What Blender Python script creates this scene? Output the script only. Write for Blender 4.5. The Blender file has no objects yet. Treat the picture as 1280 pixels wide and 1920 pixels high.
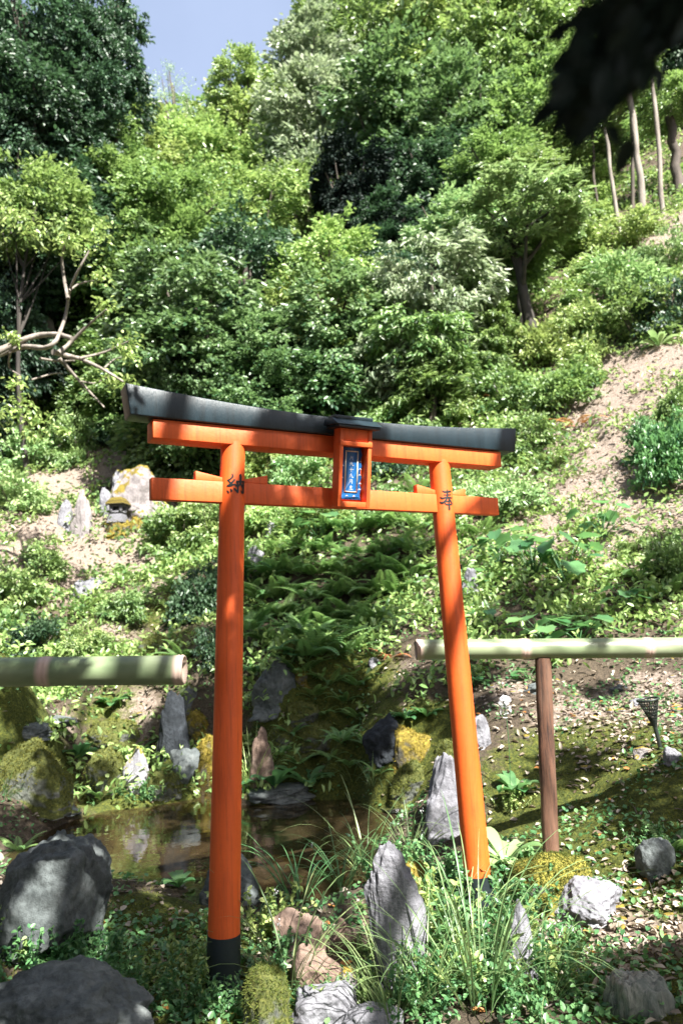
import bpy, math, random
import numpy as np
from mathutils import Matrix, Vector
# ------------------------------------------------------------------ camera, sky, sun, exposure
SC = bpy.context.scene
COL = SC.collection
F_PX, PITCH, ROLL, EYE = 1400.0, 0.1585, -0.0411, 1.24
_F = np.array([0, math.cos(PITCH), math.sin(PITCH)]); _R = np.array([1.0, 0, 0]); _U = np.cross(_R, _F)
R2 = _R*math.cos(ROLL)+_U*math.sin(ROLL); U2 = -_R*math.sin(ROLL)+_U*math.cos(ROLL)
CAMP = np.array([0, 0, EYE])
cam = bpy.data.cameras.new('camera'); cam_o = bpy.data.objects.new('camera', cam); COL.objects.link(cam_o)
cam_o.matrix_world = Matrix(((R2[0], U2[0], -_F[0], 0), (R2[1], U2[1], -_F[1], 0), (R2[2], U2[2], -_F[2], EYE), (0, 0, 0, 1)))
cam.sensor_fit = 'VERTICAL'; cam.sensor_height = 36; cam.sensor_width = 24; cam.lens = F_PX/1920*36
cam.clip_start = 0.05; cam.clip_end = 600
cam.dof.use_dof = True; cam.dof.focus_distance = 3.0; cam.dof.aperture_fstop = 3.2
SC.camera = cam_o
SUN_EL = math.radians(50); _h = np.array([0.55, -0.835]); _h /= np.linalg.norm(_h)
SD = np.array([_h[0]*math.cos(SUN_EL), _h[1]*math.cos(SUN_EL), math.sin(SUN_EL)])      # towards the sun
w = bpy.data.worlds.new('World'); SC.world = w; w.use_nodes = True
sky = w.node_tree.nodes.new('ShaderNodeTexSky'); sky.sky_type = 'NISHITA'; sky.sun_disc = False
sky.sun_elevation = SUN_EL; sky.sun_rotation = math.atan2(SD[0], SD[1]); sky.air_density = 1.2; sky.dust_density = 7; sky.ozone_density = 2
bg = w.node_tree.nodes['Background']; wn = w.node_tree; cl_ = wn.nodes.new('ShaderNodeTexNoise'); cl_.inputs['Scale'].default_value = 2.2; cl_.inputs['Detail'].default_value = 6; tcw = wn.nodes.new('ShaderNodeTexCoord'); wn.links.new(tcw.outputs['Generated'], cl_.inputs['Vector'])
mr = wn.nodes.new('ShaderNodeMapRange'); mr.inputs[1].default_value = .35; mr.inputs[2].default_value = .75; mr.inputs[3].default_value = .45; mr.inputs[4].default_value = .85; wn.links.new(cl_.outputs['Fac'], mr.inputs[0])
mx = wn.nodes.new('ShaderNodeMix'); mx.data_type = 'RGBA'; mx.inputs[7].default_value = (2.8, 3.4, 4.8, 1); wn.links.new(mr.outputs[0], mx.inputs[0]); wn.links.new(sky.outputs[0], mx.inputs[6]); wn.links.new(mx.outputs[2], bg.inputs[0])   # thin veil of cloud
bg.inputs[1].default_value = 0.052
sl = bpy.data.lights.new('sun', 'SUN'); sl.energy = 5.0; sl.angle = math.radians(0.5); sl.color = (1.0, 0.965, 0.9)
so = bpy.data.objects.new('sun', sl); COL.objects.link(so); so.rotation_euler = Vector(SD).to_track_quat('Z', 'Y').to_euler(); so.location = (3, -5, 12)
SC.view_settings.view_transform = 'Standard'; SC.view_settings.look = 'None'; SC.view_settings.gamma = 1
SC.view_settings.exposure = 2.1
SC.cycles.max_bounces = 6; SC.cycles.diffuse_bounces = 3; SC.cycles.glossy_bounces = 2; SC.cycles.transmission_bounces = 3
SC.cycles.transparent_max_bounces = 6
rng = np.random.default_rng(7)

# ------------------------------------------------------------------ helpers
def ray(px, py):
    d = _F*F_PX + R2*(px-640) + U2*(960-py)
    return d/d[1]                                    # per metre of y
def atY(px, py, Y): return CAMP + ray(px, py)*Y
def atZ(px, py, z):
    r = ray(px, py); return CAMP + r*((z-EYE)/r[2])
def pxm(Y): return Y/F_PX*1.0                          # metres per photo pixel at distance Y
def _hash(i, j, k, s):
    n = (i*374761393 + j*668265263 + k*2147483647 + s*1274126177) & 0xffffffff
    n = ((n ^ (n >> 13))*1274126177) & 0xffffffff
    return ((n ^ (n >> 16)) & 0xffff)/65535.0
def vnoise(x, y, z=0, s=0):
    x = np.asarray(x, float); y = np.asarray(y, float); z = np.asarray(z, float)+0*x
    i = np.floor(x).astype(np.int64); j = np.floor(y).astype(np.int64); k = np.floor(z).astype(np.int64)
    u, v, q = x-i, y-j, z-k; u = u*u*(3-2*u); v = v*v*(3-2*v); q = q*q*(3-2*q)
    r = 0
    for a in (0, 1):
        for b in (0, 1):
            for c in (0, 1):
                r = r + _hash(i+a, j+b, k+c, s)*(u if a else 1-u)*(v if b else 1-v)*(q if c else 1-q)
    return r*2-1
def fbm(x, y, z=0, o=4, s=0, g=0.5):
    r = 0; a = 1
    for n in range(o):
        r = r + a*vnoise(x, y, z, s+n*17); x = np.asarray(x)*2.03; y = np.asarray(y)*2.03; z = np.asarray(z)*2.03; a *= g
    return r
def nz(v): return v/(np.linalg.norm(v, axis=-1, keepdims=True)+1e-9)

class MB:                                            # mesh buffer
    def __init__(s): s.V = []; s.L = []; s.N = []; s.T = []; s.n = 0
    def add(s, V, F, tint=None):
        V = np.asarray(V, float).reshape(-1, 3)
        if isinstance(F, np.ndarray):
            s.L.append((F+s.n).ravel()); s.N.append(np.full(len(F), F.shape[1]))
        else:
            for f in F: s.L.append(np.array(f)+s.n); s.N.append(np.array([len(f)]))
        s.T.append(np.zeros(len(V)) if tint is None else np.broadcast_to(tint, (len(V),)))
        s.V.append(V); s.n += len(V)
    def mesh(s, name, mat=None, smooth=False):
        V = np.concatenate(s.V); L = np.concatenate(s.L).astype(np.int32); N = np.concatenate(s.N).astype(np.int32)
        m = bpy.data.meshes.new(name); m.vertices.add(len(V)); m.vertices.foreach_set('co', V.ravel().astype(np.float32))
        m.loops.add(len(L)); m.loops.foreach_set('vertex_index', L)
        m.polygons.add(len(N)); st = np.concatenate([[0], np.cumsum(N)[:-1]]).astype(np.int32)
        m.polygons.foreach_set('loop_start', st); m.polygons.foreach_set('loop_total', N)
        if smooth: m.polygons.foreach_set('use_smooth', np.ones(len(N), bool))
        a = m.attributes.new('tint', 'FLOAT', 'POINT'); a.data.foreach_set('value', np.concatenate(s.T).astype(np.float32))
        m.update(calc_edges=True); m.validate()
        if mat: m.materials.append(mat)
        return m
    def build(s, name, mat, parent=None, smooth=False, mesh=None):
        o = bpy.data.objects.new(name, s.mesh(name, mat, smooth)); COL.objects.link(o)
        if parent: o.parent = parent
        return o
def tag(o, label=None, cat=None, group=None, kind=None):
    if label: o['label'] = label
    if cat: o['category'] = cat
    if group: o['group'] = group
    if kind: o['kind'] = kind
    return o
def empty(name, loc, rz=0, sc=1, label=None, cat=None, group=None):
    o = bpy.data.objects.new(name, None); COL.objects.link(o); o.location = loc; o.rotation_euler = (0, 0, rz)
    o.scale = (sc, sc, sc) if np.isscalar(sc) else sc; o.empty_display_size = .1
    return tag(o, label, cat, group)
def copy_thing(src, loc, rz, sc, label, group=None):
    r = src.copy(); COL.objects.link(r); r.location = loc; r.rotation_euler = (0, 0, rz); r.scale = (sc, sc, sc) if np.isscalar(sc) else sc
    r['label'] = label
    if group: r['group'] = group
    for ch in src.children:
        c = ch.copy(); COL.objects.link(c); c.parent = r
        for g in ch.children:
            d = g.copy(); COL.objects.link(d); d.parent = c
    return r
def frame(d):
    d = nz(np.asarray(d, float)); a = np.array([0, 0, 1.]) if abs(d[2]) < .9 else np.array([1., 0, 0])
    u = nz(np.cross(d, a)); return d, u, np.cross(d, u)
def tube(mb, pts, rad, n=8, cap=True, tint=0, wob=0):
    pts = np.asarray(pts, float); k = len(pts); rad = np.broadcast_to(rad, (k,))
    V = []; u = None
    for i in range(k):
        d = nz(pts[min(i+1, k-1)]-pts[max(i-1, 0)])
        if u is None: _, u, _v = frame(d)
        u = nz(u-d*(u@d)); v = np.cross(d, u)
        a = np.arange(n)*2*np.pi/n
        rr = rad[i]*(1+wob*rng.normal(size=n)) if wob else rad[i]
        V.append(pts[i]+(np.cos(a)*rr)[:, None]*u+(np.sin(a)*rr)[:, None]*v)
    V = np.concatenate(V); i, j = np.meshgrid(np.arange(k-1), np.arange(n), indexing='ij')
    a = (i*n+j).ravel(); b = (i*n+(j+1) % n).ravel()
    mb.add(V, np.stack([a, b, b+n, a+n], 1), tint)
    if cap:
        mb.add(V[:n], [list(range(n))[::-1]], tint); mb.add(V[-n:], [list(range(n))], tint)
def curve(p0, p1, bend, n=6):                          # bent path
    t = np.linspace(0, 1, n)[:, None]; p0 = np.asarray(p0, float); p1 = np.asarray(p1, float)
    return p0*(1-t)+p1*t+np.asarray(bend)*4*t*(1-t)
def box(mb, c, d, u, v, hx, hy, hz, tint=0):            # oriented box, half sizes
    V = [c+d*hx*a+u*hy*b+v*hz*e for a in (-1, 1) for b in (-1, 1) for e in (-1, 1)]
    mb.add(V, [(0, 1, 3, 2), (4, 6, 7, 5), (0, 4, 5, 1), (2, 3, 7, 6), (0, 2, 6, 4), (1, 5, 7, 3)], tint)
def leaves(mb, P, D, N, Ln, W, droop=.25, fold=.18, tint=None, shape=0):
    """many leaves at once: base points P, directions D, up normals N, lengths Ln, widths W"""
    D = nz(D); S = nz(np.cross(D, N)); N = np.cross(S, D); n = len(P)
    Ln = np.broadcast_to(Ln, (n,))[:, None]; W = np.broadcast_to(W, (n,))[:, None]
    a, b = ((.3, .7), (.45, .8), (.2, .5))[shape]; wa, wb = ((1, .8), (1, .75), (.9, 1))[shape]
    def pt(t, s): return P+D*Ln*t+S*W*.5*s+N*(W*fold*abs(s)-Ln*droop*t*t)
    V = np.stack([pt(0, 0), pt(a, -wa), pt(b, -wb), pt(1, 0), pt(b, wb), pt(a, wa)], 1).reshape(-1, 3)
    o = np.arange(n)[:, None]*6
    F = np.concatenate([o+np.array([0, 1, 2, 3]), o+np.array([0, 3, 4, 5])])
    if tint is None: tint = rng.random(n)
    mb.add(V, F[:, ::-1], np.repeat(tint, 6))
def rdir(n, up=0.): 
    v = nz(rng.normal(size=(n, 3))); v[:, 2] += up; return nz(v)

# ------------------------------------------------------------------ materials
class NT:
    def __init__(s, name):
        s.m = bpy.data.materials.new(name); s.m.use_nodes = True; s.t = s.m.node_tree; s.b = s.t.nodes['Principled BSDF']; s.o = s.t.nodes['Material Output']
    def n(s, k, **kw):
        q = s.t.nodes.new('ShaderNode'+k)
        for a, b in kw.items():
            if a[0] == '_': q.inputs[a[1:]].default_value = b
            else: setattr(q, a, b)
        return q
    def l(s, a, b): s.t.links.new(a, b)
    def obj(s, scale=(1, 1, 1)):
        tc = s.n('TexCoord'); mp = s.n('Mapping'); mp.inputs['Scale'].default_value = scale; s.l(tc.outputs['Object'], mp.inputs[0]); return mp.outputs[0]
    def noise(s, vec, scale, detail=5, rough=.6):
        q = s.n('TexNoise'); q.inputs['Scale'].default_value = scale; q.inputs['Detail'].default_value = detail; q.inputs['Roughness'].default_value = rough
        s.l(vec, q.inputs['Vector']); return q.outputs['Fac']
    def ramp(s, fac, stops):
        q = s.n('ValToRGB'); e = q.color_ramp.elements
        while len(e) < len(stops): e.new(.5)
        for x, (p, c) in zip(e, stops): x.position = p; x.color = (*c, 1) if len(c) == 3 else c
        s.l(fac, q.inputs[0]); return q.outputs[0]
    def mix(s, fac, a, b, mode='MIX'):
        q = s.n('Mix', data_type='RGBA', blend_type=mode)
        for v, i in ((fac, 0), (a, 6), (b, 7)):
            if hasattr(v, 'links'): s.l(v, q.inputs[i])
            else: q.inputs[i].default_value = (*v, 1) if isinstance(v, tuple) and len(v) == 3 else v
        return q.outputs[2]
    def math(s, op, a, b=0.):
        q = s.n('Math', operation=op)
        for v, i in ((a, 0), (b, 1)):
            if hasattr(v, 'links'): s.l(v, q.inputs[i])
            else: q.inputs[i].default_value = v
        return q.outputs[0]
    def bump(s, h, strength=.5, dist=.01):
        q = s.n('Bump'); q.inputs['Strength'].default_value = strength; q.inputs['Distance'].default_value = dist; s.l(h, q.inputs['Height']); s.l(q.outputs[0], s.b.inputs['Normal']); return q
    def tint(s):
        q = s.n('Attribute', attribute_name='tint'); return q.outputs['Fac']
def leaf_mat(name, c0, c1, trans=(.25, .4, .05), rough=.38, tf=.3, spec=.5, var=.35):
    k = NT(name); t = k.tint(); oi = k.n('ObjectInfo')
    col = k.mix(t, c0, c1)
    v = k.math('ADD', k.math('MULTIPLY', oi.outputs['Random'], var), 1-var/2)
    hs = k.n('HueSaturation'); k.l(col, hs.inputs['Color']); k.l(v, hs.inputs['Value'])
    h = k.math('ADD', k.math('MULTIPLY', k.math('FRACT', k.math('MULTIPLY', oi.outputs['Random'], 7.3)), .035), .4825); k.l(h, hs.inputs['Hue'])
    k.l(hs.outputs[0], k.b.inputs['Base Color']); k.b.inputs['Roughness'].default_value = rough; k.b.inputs['Specular IOR Level'].default_value = spec
    tr = k.n('BsdfTranslucent'); k.l(k.mix(.5, hs.outputs[0], trans), tr.inputs[0])
    ms = k.n('MixShader'); ms.inputs[0].default_value = tf; k.l(k.b.outputs[0], ms.inputs[1]); k.l(tr.outputs[0], ms.inputs[2]); k.l(ms.outputs[0], k.o.inputs[0])
    return k.m
M = {}
M['leaf_mid'] = leaf_mat('leaf_mid', (.05, .115, .035), (.28, .39, .14), (.3, .46, .1), tf=.34, rough=.38)
M['leaf_bright'] = leaf_mat('leaf_bright', (.10, .2, .05), (.40, .50, .18), (.42, .55, .14), tf=.32, rough=.36)
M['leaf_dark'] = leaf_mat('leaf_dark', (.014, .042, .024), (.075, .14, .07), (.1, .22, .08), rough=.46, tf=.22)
M['leaf_pale'] = leaf_mat('leaf_pale', (.11, .23, .08), (.38, .5, .23), (.36, .54, .18), rough=.32, tf=.32)
M['leaf_silver'] = leaf_mat('leaf_silver', (.14, .21, .11), (.46, .52, .36), (.38, .5, .22), tf=.3, rough=.34)
M['leaf_glossy'] = leaf_mat('leaf_glossy', (.03, .085, .035), (.22, .33, .15), (.22, .38, .1), tf=.3, rough=.3)
M['leaf_fresh'] = leaf_mat('leaf_fresh', (.04, .13, .055), (.15, .29, .11), (.2, .45, .12), rough=.34, tf=.36)
M['leaf_shade'] = leaf_mat('leaf_shade', (.008, .016, .012), (.016, .03, .02), (.02, .04, .02), rough=.6, tf=.06, spec=.15, var=.0)  # near-black leaves: shade of the hollows and near branch put into the colour
M['fern'] = leaf_mat('fern', (.06, .15, .05), (.2, .33, .11), (.22, .4, .08), rough=.42, tf=.38)
M['grass'] = leaf_mat('grass', (.08, .17, .06), (.28, .37, .16), (.4, .5, .18), rough=.36, tf=.35)
M['litter'] = leaf_mat('litter', (.11, .075, .05), (.42, .36, .30), (.4, .3, .2), rough=.7, tf=.12, spec=.25, var=.0)
M['orange_leaf'] = leaf_mat('orange_leaf', (.35, .11, .04), (.6, .22, .07), (.6, .25, .05), rough=.6, tf=.15, var=.0)
M['dead_fern'] = leaf_mat('dead_fern', (.3, .12, .04), (.45, .2, .07), (.5, .25, .05), rough=.7, tf=.2)
M['petal'] = leaf_mat('petal', (.75, .73, .75), (.85, .83, .85), (.8, .8, .8), rough=.5, tf=.3, var=.0)
M['moss_fuzz'] = leaf_mat('moss_fuzz', (.04, .058, .014), (.15, .16, .035), (.3, .3, .04), rough=.8, tf=.3, spec=.15, var=.3)
M['gold_moss'] = leaf_mat('gold_moss', (.1, .078, .012), (.3, .235, .035), (.5, .4, .05), rough=.8, tf=.3, spec=.15, var=.15)
def bark(name, c0, c1, sc=9):
    k = NT(name); v = k.obj((1, 1, .22)); f = k.noise(v, sc, 7, .7)
    k.l(k.ramp(f, [(.3, c0), (.7, c1)]), k.b.inputs['Base Color']); k.b.inputs['Roughness'].default_value = .85; k.bump(f, .7, .02); return k.m
M['bark'] = bark('bark', (.03, .025, .02), (.12, .095, .075)); M['bark_pale'] = bark('bark_pale', (.09, .075, .06), (.32, .28, .24)); M['bark_dark'] = bark('bark_dark', (.015, .013, .012), (.06, .05, .04))
def rock_mat(name, c0, c1, c2, moss=.0, mc=((.05, .06, .012), (.24, .21, .03))):
    k = NT(name); v = k.obj(); oi = k.n('ObjectInfo')
    f = k.noise(v, 5, 8, .65); g = k.noise(v, 38, 5, .7); vo = k.n('TexVoronoi', feature='DISTANCE_TO_EDGE'); vo.inputs['Scale'].default_value = 4
    wv = k.mix(.25, v, k.n('TexNoise').outputs['Color'], 'ADD'); k.l(wv, vo.inputs['Vector'])
    col = k.ramp(f, [(.3, c0), (.5, c1), (.72, c2)]); col = k.mix(.55, col, k.ramp(g, [(.35, (.25, .25, .25)), (.6, (1, 1, 1))]), 'MULTIPLY')
    if moss > 0:
        ge = k.n('NewGeometry'); sp = k.n('SeparateXYZ'); k.l(ge.outputs['Normal'], sp.inputs[0])
        a = k.math('ADD', k.math('MULTIPLY', sp.outputs[2], .75), k.math('MULTIPLY', k.noise(v, 3.1, 4, .6), 1.3))
        mm = k.ramp(a, [(1.22-moss*.95, (0, 0, 0)), (min(1.42-moss*.95, 1), (1, 1, 1))])
        col = k.mix(mm, col, k.ramp(k.noise(v, 60, 3, .7), [(.32, mc[0]), (.52, tuple(.55*x+.45*y for x, y in zip(mc[0], mc[1]))), (.7, mc[1])]))
    k.l(col, k.b.inputs['Base Color']); k.b.inputs['Roughness'].default_value = .88; k.b.inputs['Specular IOR Level'].default_value = .25
    h = k.math('ADD', k.math('MULTIPLY', f, 1.), k.math('MULTIPLY', g, .35)); k.bump(h, .8, .03); return k.m
G3 = ((.07, .065, .012), (.3, .27, .05)); G1, G2 = ((.03, .042, .012), (.125, .13, .032)), ((.08, .062, .014), (.28, .215, .035))
M['rock_pale'] = rock_mat('rock_pale', (.11, .11, .125), (.23, .23, .255), (.36, .355, .385))
M['rock_pale_moss'] = rock_mat('rock_pale_moss', (.16, .16, .175), (.3, .295, .32), (.46, .45, .475), .36, G3)
M['rock_pink'] = rock_mat('rock_pink', (.15, .135, .135), (.26, .235, .235), (.34, .31, .315), .3, G2)
M['rock_grey'] = rock_mat('rock_grey', (.05, .06, .06), (.105, .12, .12), (.2, .215, .21), .14, G1)
M['rock_grey_moss'] = rock_mat('rock_grey_moss', (.06, .068, .075), (.12, .13, .14), (.22, .23, .24), .42, G1)
M['rock_dark'] = rock_mat('rock_dark', (.012, .015, .018), (.025, .03, .036), (.06, .07, .08))
M['rock_brown'] = rock_mat('rock_brown', (.09, .06, .045), (.2, .14, .11), (.34, .27, .23), .1, G1)
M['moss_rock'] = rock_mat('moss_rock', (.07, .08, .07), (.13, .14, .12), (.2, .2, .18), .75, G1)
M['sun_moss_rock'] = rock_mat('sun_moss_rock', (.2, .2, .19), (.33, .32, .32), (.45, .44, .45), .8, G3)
M['gold_rock'] = rock_mat('gold_rock', (.1, .09, .07), (.16, .15, .12), (.2, .2, .18), .78, G2)
def paint(name, c, c2, rough=.42, grain=.3, stretch=(1, 1, 1)):
    k = NT(name); v = k.obj(stretch); f = k.noise(v, 4, 5, .6); g = k.noise(v, 70, 4, .65)
    col = k.mix(k.ramp(f, [(.35, (0, 0, 0)), (.75, (1, 1, 1))]), c, c2)
    st = k.noise(k.obj((1, 1, .06)), 55, 6, .75); col = k.mix(.75, col, k.ramp(st, [(.32, (.62, .55, .5)), (.5, (1, 1, 1)), (.75, (1.12, 1.12, 1.12))]), 'MULTIPLY')
    sp = k.ramp(k.noise(v, 150, 3, .6), [(.62, (0, 0, 0)), (.72, (1, 1, 1))]); col = k.mix(k.math('MULTIPLY', sp, .25), col, tuple(x*.4+.05 for x in c))
    k.l(col, k.b.inputs['Base Color']); k.l(k.math('ADD', k.math('MULTIPLY', g, .3), rough-.15), k.b.inputs['Roughness']); k.bump(g, grain, .002); return k.m
M['vermilion'] = paint('vermilion', (.74, .115, .015), (.6, .085, .012), .55)
M['vermilion_beam'] = paint('vermilion_beam', (.72, .118, .017), (.58, .088, .013), .6, .4)
M['black_paint'] = paint('black_paint', (.005, .015, .021), (.011, .025, .033), .4, .6, (6, 6, .6))
M['black_base'] = paint('black_base', (.008, .015, .018), (.014, .022, .026), .55, .4)
M['plaque_blue'] = paint('plaque_blue', (.008, .075, .22), (.01, .1, .28), .4, .2)
M['plaque_border'] = paint('plaque_border', (.45, .42, .3), (.55, .5, .38), .4, .2)
M['ink'] = paint('ink', (.008, .012, .012), (.012, .016, .016), .5, .1)
M['silver'] = paint('silver', (.55, .6, .62), (.65, .68, .7), .4, .1)
def wood(name, c0, c1, c2):
    k = NT(name); v = k.obj((1, 1, .07)); f = k.noise(v, 75, 8, .8); g = k.noise(k.obj((1, 1, .3)), 9, 4, .6)
    k.l(k.mix(k.ramp(g, [(.4, (0, 0, 0)), (.7, (1, 1, 1))]), k.ramp(f, [(.40, c0), (.56, c1)]), c2), k.b.inputs['Base Color']); k.b.inputs['Roughness'].default_value = .8; k.bump(f, .8, .006); return k.m
M['wood'] = wood('wood', (.014, .007, .005), (.11, .048, .026), (.16, .085, .052))
M['stump'] = wood('stump', (.05, .06, .05), (.28, .28, .24), (.1, .12, .1))
def bamboo():
    k = NT('bamboo'); t = k.tint(); v = k.obj((.35, 1, 1)); f = k.noise(v, 6, 5, .6); g = k.noise(k.obj((.06, 1, 1)), 90, 4, .6)
    col = k.ramp(f, [(.3, (.10, .155, .075)), (.52, (.2, .25, .14)), (.75, (.3, .33, .23))])
    col = k.mix(k.math('MULTIPLY', g, .25), col, (.2, .22, .12)); col = k.mix(t, col, (.45, .34, .28)); col = k.mix(k.ramp(k.noise(k.obj((.5, 2, 2)), 23, 6, .7), [(.62, (0, 0, 0)), (.72, (.6, .6, .6))]), col, (.12, .11, .07))
    k.l(col, k.b.inputs['Base Color']); k.b.inputs['Roughness'].default_value = .42; k.bump(g, .15, .002); return k.m
M['bamboo'] = bamboo()
def ground_mat():
    k = NT('ground'); tc = k.n('TexCoord'); v = tc.outputs['Object']
    la = k.n('Attribute', attribute_name='litter').outputs['Fac']; ma = k.n('Attribute', attribute_name='moss').outputs['Fac']
    f = k.noise(v, 9, 8, .7); g = k.noise(v, 45, 6, .75); h = k.noise(v, 1.7, 5, .65)
    soil = k.ramp(g, [(.3, (.03, .025, .018)), (.6, (.11, .085, .06)), (.8, (.2, .16, .12))])
    lit = k.ramp(g, [(.3, (.08, .055, .042)), (.47, (.2, .155, .125)), (.72, (.38, .33, .28))])
    mos = k.ramp(g, [(.3, (.02, .03, .01)), (.5, (.06, .075, .016)), (.72, (.17, .17, .03))])
    col = k.mix(k.ramp(k.math('ADD', la, k.math('MULTIPLY', f, .7)), [(.72, (0, 0, 0)), (.86, (1, 1, 1))]), soil, lit)
    col = k.mix(k.ramp(k.math('ADD', ma, k.math('MULTIPLY', f, .7)), [(.7, (0, 0, 0)), (.84, (1, 1, 1))]), col, mos)
    k.l(col, k.b.inputs['Base Color']); k.b.inputs['Roughness'].default_value = .95; k.b.inputs['Specular IOR Level'].default_value = .2
    k.bump(k.math('ADD', f, g), .9, .03); return k.m
M['ground'] = ground_mat()
def water_mat():
    k = NT('water'); v = k.n('TexCoord').outputs['Object']; f = k.noise(v, 7, 3, .5)
    gl = k.n('BsdfGlossy'); gl.inputs['Roughness'].default_value = .03; gl.inputs[0].default_value = (1, 1, 1, 1)
    tr = k.n('BsdfTransparent'); tr.inputs[0].default_value = (.5, .42, .27, 1); fr = k.n('Fresnel'); fr.inputs[0].default_value = 1.45
    b = k.n('Bump'); b.inputs['Strength'].default_value = .12; b.inputs['Distance'].default_value = .02; k.l(f, b.inputs['Height']); k.l(b.outputs[0], gl.inputs['Normal']); k.l(b.outputs[0], fr.inputs['Normal'])
    mk = k.n('BsdfDiffuse'); mk.inputs[0].default_value = (.13, .095, .05, 1); mm = k.n('MixShader'); mm.inputs[0].default_value = .17; k.l(tr.outputs[0], mm.inputs[1]); k.l(mk.outputs[0], mm.inputs[2]); ms = k.n('MixShader'); k.l(fr.outputs[0], ms.inputs[0]); k.l(mm.outputs[0], ms.inputs[1]); k.l(gl.outputs[0], ms.inputs[2]); k.l(ms.outputs[0], k.o.inputs[0]); return k.m
M['water'] = water_mat()
def mud_mat():
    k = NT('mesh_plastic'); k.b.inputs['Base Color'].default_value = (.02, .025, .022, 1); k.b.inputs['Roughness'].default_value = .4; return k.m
M['plastic'] = mud_mat()

# ------------------------------------------------------------------ terrain
CZ = [(420,1860,0),(100,1905,.04),(300,1760,0),(250,1685,-.03),(380,1705,-.04),(60,1640,.03),(650,1900,-.04),(600,1760,-.05),(700,1650,-.03),(560,1700,-.06),(780,1700,.0),
      (850,1850,.02),(1000,1900,.04),(1230,1900,.1),(1180,1740,.06),(1040,1600,.17),(1200,1570,.23),(930,1620,.1),(1100,1480,.32),(1260,1460,.42),(870,1570,.05),(1270,1660,.14),
      (60,1505,.02),(200,1490,-.0),(330,1488,-.02),(460,1485,-.02),(560,1482,-.02),(650,1478,-.0),(740,1500,.0),(-100,1600,.02),(-100,1750,.05),
      (20,1570,-.3),(150,1550,-.35),(300,1560,-.4),(480,1550,-.4),(600,1545,-.35),(680,1560,-.25),(150,1600,-.25),(330,1600,-.32),(480,1610,-.32),(600,1610,-.3),(680,1600,-.2)]
CY = [(840,1440,5.0),(1100,1300,5.6),(1250,1260,5.6),(900,1350,5.4),(700,1330,6.6),(600,1320,6.9),(500,1335,6.9),(640,1400,6.3),(700,1420,5.9),(560,1420,6.5),(330,1415,6.6),(100,1390,6.9),(20,1440,6.4),(220,1420,6.6),(-100,1400,6.9),(100,1300,8),(300,1290,8),(400,1300,7.6),
      (300,1200,9.2),(60,1180,9.8),(200,1140,10.3),(400,1150,9.4),(215,1000,12.2),(50,980,12),(-150,1000,12),(250,870,14),(50,860,14.2),(400,950,12.4),(600,1230,7.8),(600,1120,8.9),(600,1020,10),
      (700,930,11.2),(560,890,12.2),(620,800,14),(440,820,14),(870,1150,7.4),(900,1250,6.2),(1000,1100,7.4),(1200,1100,7.1),(1200,1200,6.2),(900,980,9.3),(1100,950,9),(1250,950,8.6),(1400,1000,7.5),(1400,1250,5.4),
      (1000,850,11),(1150,750,11.5),(1260,700,11.2),(1100,600,14),(1260,550,13.5),(1400,600,12),(1150,420,18),(1270,370,17.5),(1400,350,16),(995,570,15.5),(880,680,14.8),(760,740,15.5),(700,700,17.5),
      (600,560,24),(430,560,30),(250,640,28),(100,700,22),(-150,750,17),(-200,600,20),(800,400,27),(950,300,27),(1200,200,26),(1400,150,24),(900,60,38),(650,250,36),(430,420,42),(200,480,40),(0,400,36),(-200,300,32)]
PT = [atZ(*c) for c in CZ]+[atY(*c) for c in CY]+[np.array(p) for p in ((0,0,.0),(-2,0,.02),(2,0,.08),(0,-4,0),(-5,-3,.3),(5,-3,.8),(-4,2,.3),(3.5,2,.55),(4,4,1.1),(-5,4,.2),(0,-12,-.5),(-12,-8,1.),(12,-8,2.),(0,1.5,.0),(1.2,1.7,.06),(-1.2,1.7,.04),(-12,5,2.),(12,5,6.),(-16,14,8.),(18,14,14.))]
PT = np.array(PT)
def _k(r2): return np.where(r2 > 0, .5*r2*np.log(r2+1e-12), 0)
_n = len(PT); _A = np.zeros((_n+3, _n+3)); _d = PT[:, None, :2]-PT[None, :, :2]
_A[:_n, :_n] = _k((_d**2).sum(-1))+np.eye(_n)*.0005; _A[:_n, _n] = 1; _A[:_n, _n+1:] = PT[:, :2]; _A[_n, :_n] = 1; _A[_n+1:, :_n] = PT[:, :2].T
_W = np.linalg.solve(_A, np.concatenate([PT[:, 2], [0, 0, 0]]))
def H0(x, y):
    x = np.asarray(x, float); y = np.asarray(y, float); sh = x.shape; x = np.clip(x.ravel(), -24, 26); y = np.clip(y.ravel(), -14, 44)
    r2 = (x[:, None]-PT[None, :, 0])**2+(y[:, None]-PT[None, :, 1])**2
    return (_k(r2)@_W[:_n]+_W[_n]+_W[_n+1]*x+_W[_n+2]*y).reshape(sh)
def H(x, y):
    x = np.asarray(x, float); y = np.asarray(y, float)
    far = np.clip((y-6)/8, 0, 1)
    return H0(x, y)+.035*fbm(x*1.6, y*1.6, 0, 5)*(1+5*far)+.012*fbm(x*9, y*9, 0, 3, 5)
WATER = -.075
def cast(px, py, tmax=45):
    t = np.arange(1.2, tmax, .02); p = CAMP+ray(px, py)*t[:, None]
    b = np.nonzero(p[:, 2] < H(p[:, 0], p[:, 1]))[0]
    return p[b[0]] if len(b) else p[-1]
def onG(x, y, dz=0): return np.array([x, y, float(H(np.array([x]), np.array([y]))[0])+dz])
xs = np.concatenate([np.linspace(-70, -24, 8), np.arange(-23.5, -4, .3), np.arange(-4, 4.5, .045), np.arange(4.6, 26, .3), np.linspace(27, 80, 8)])
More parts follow.
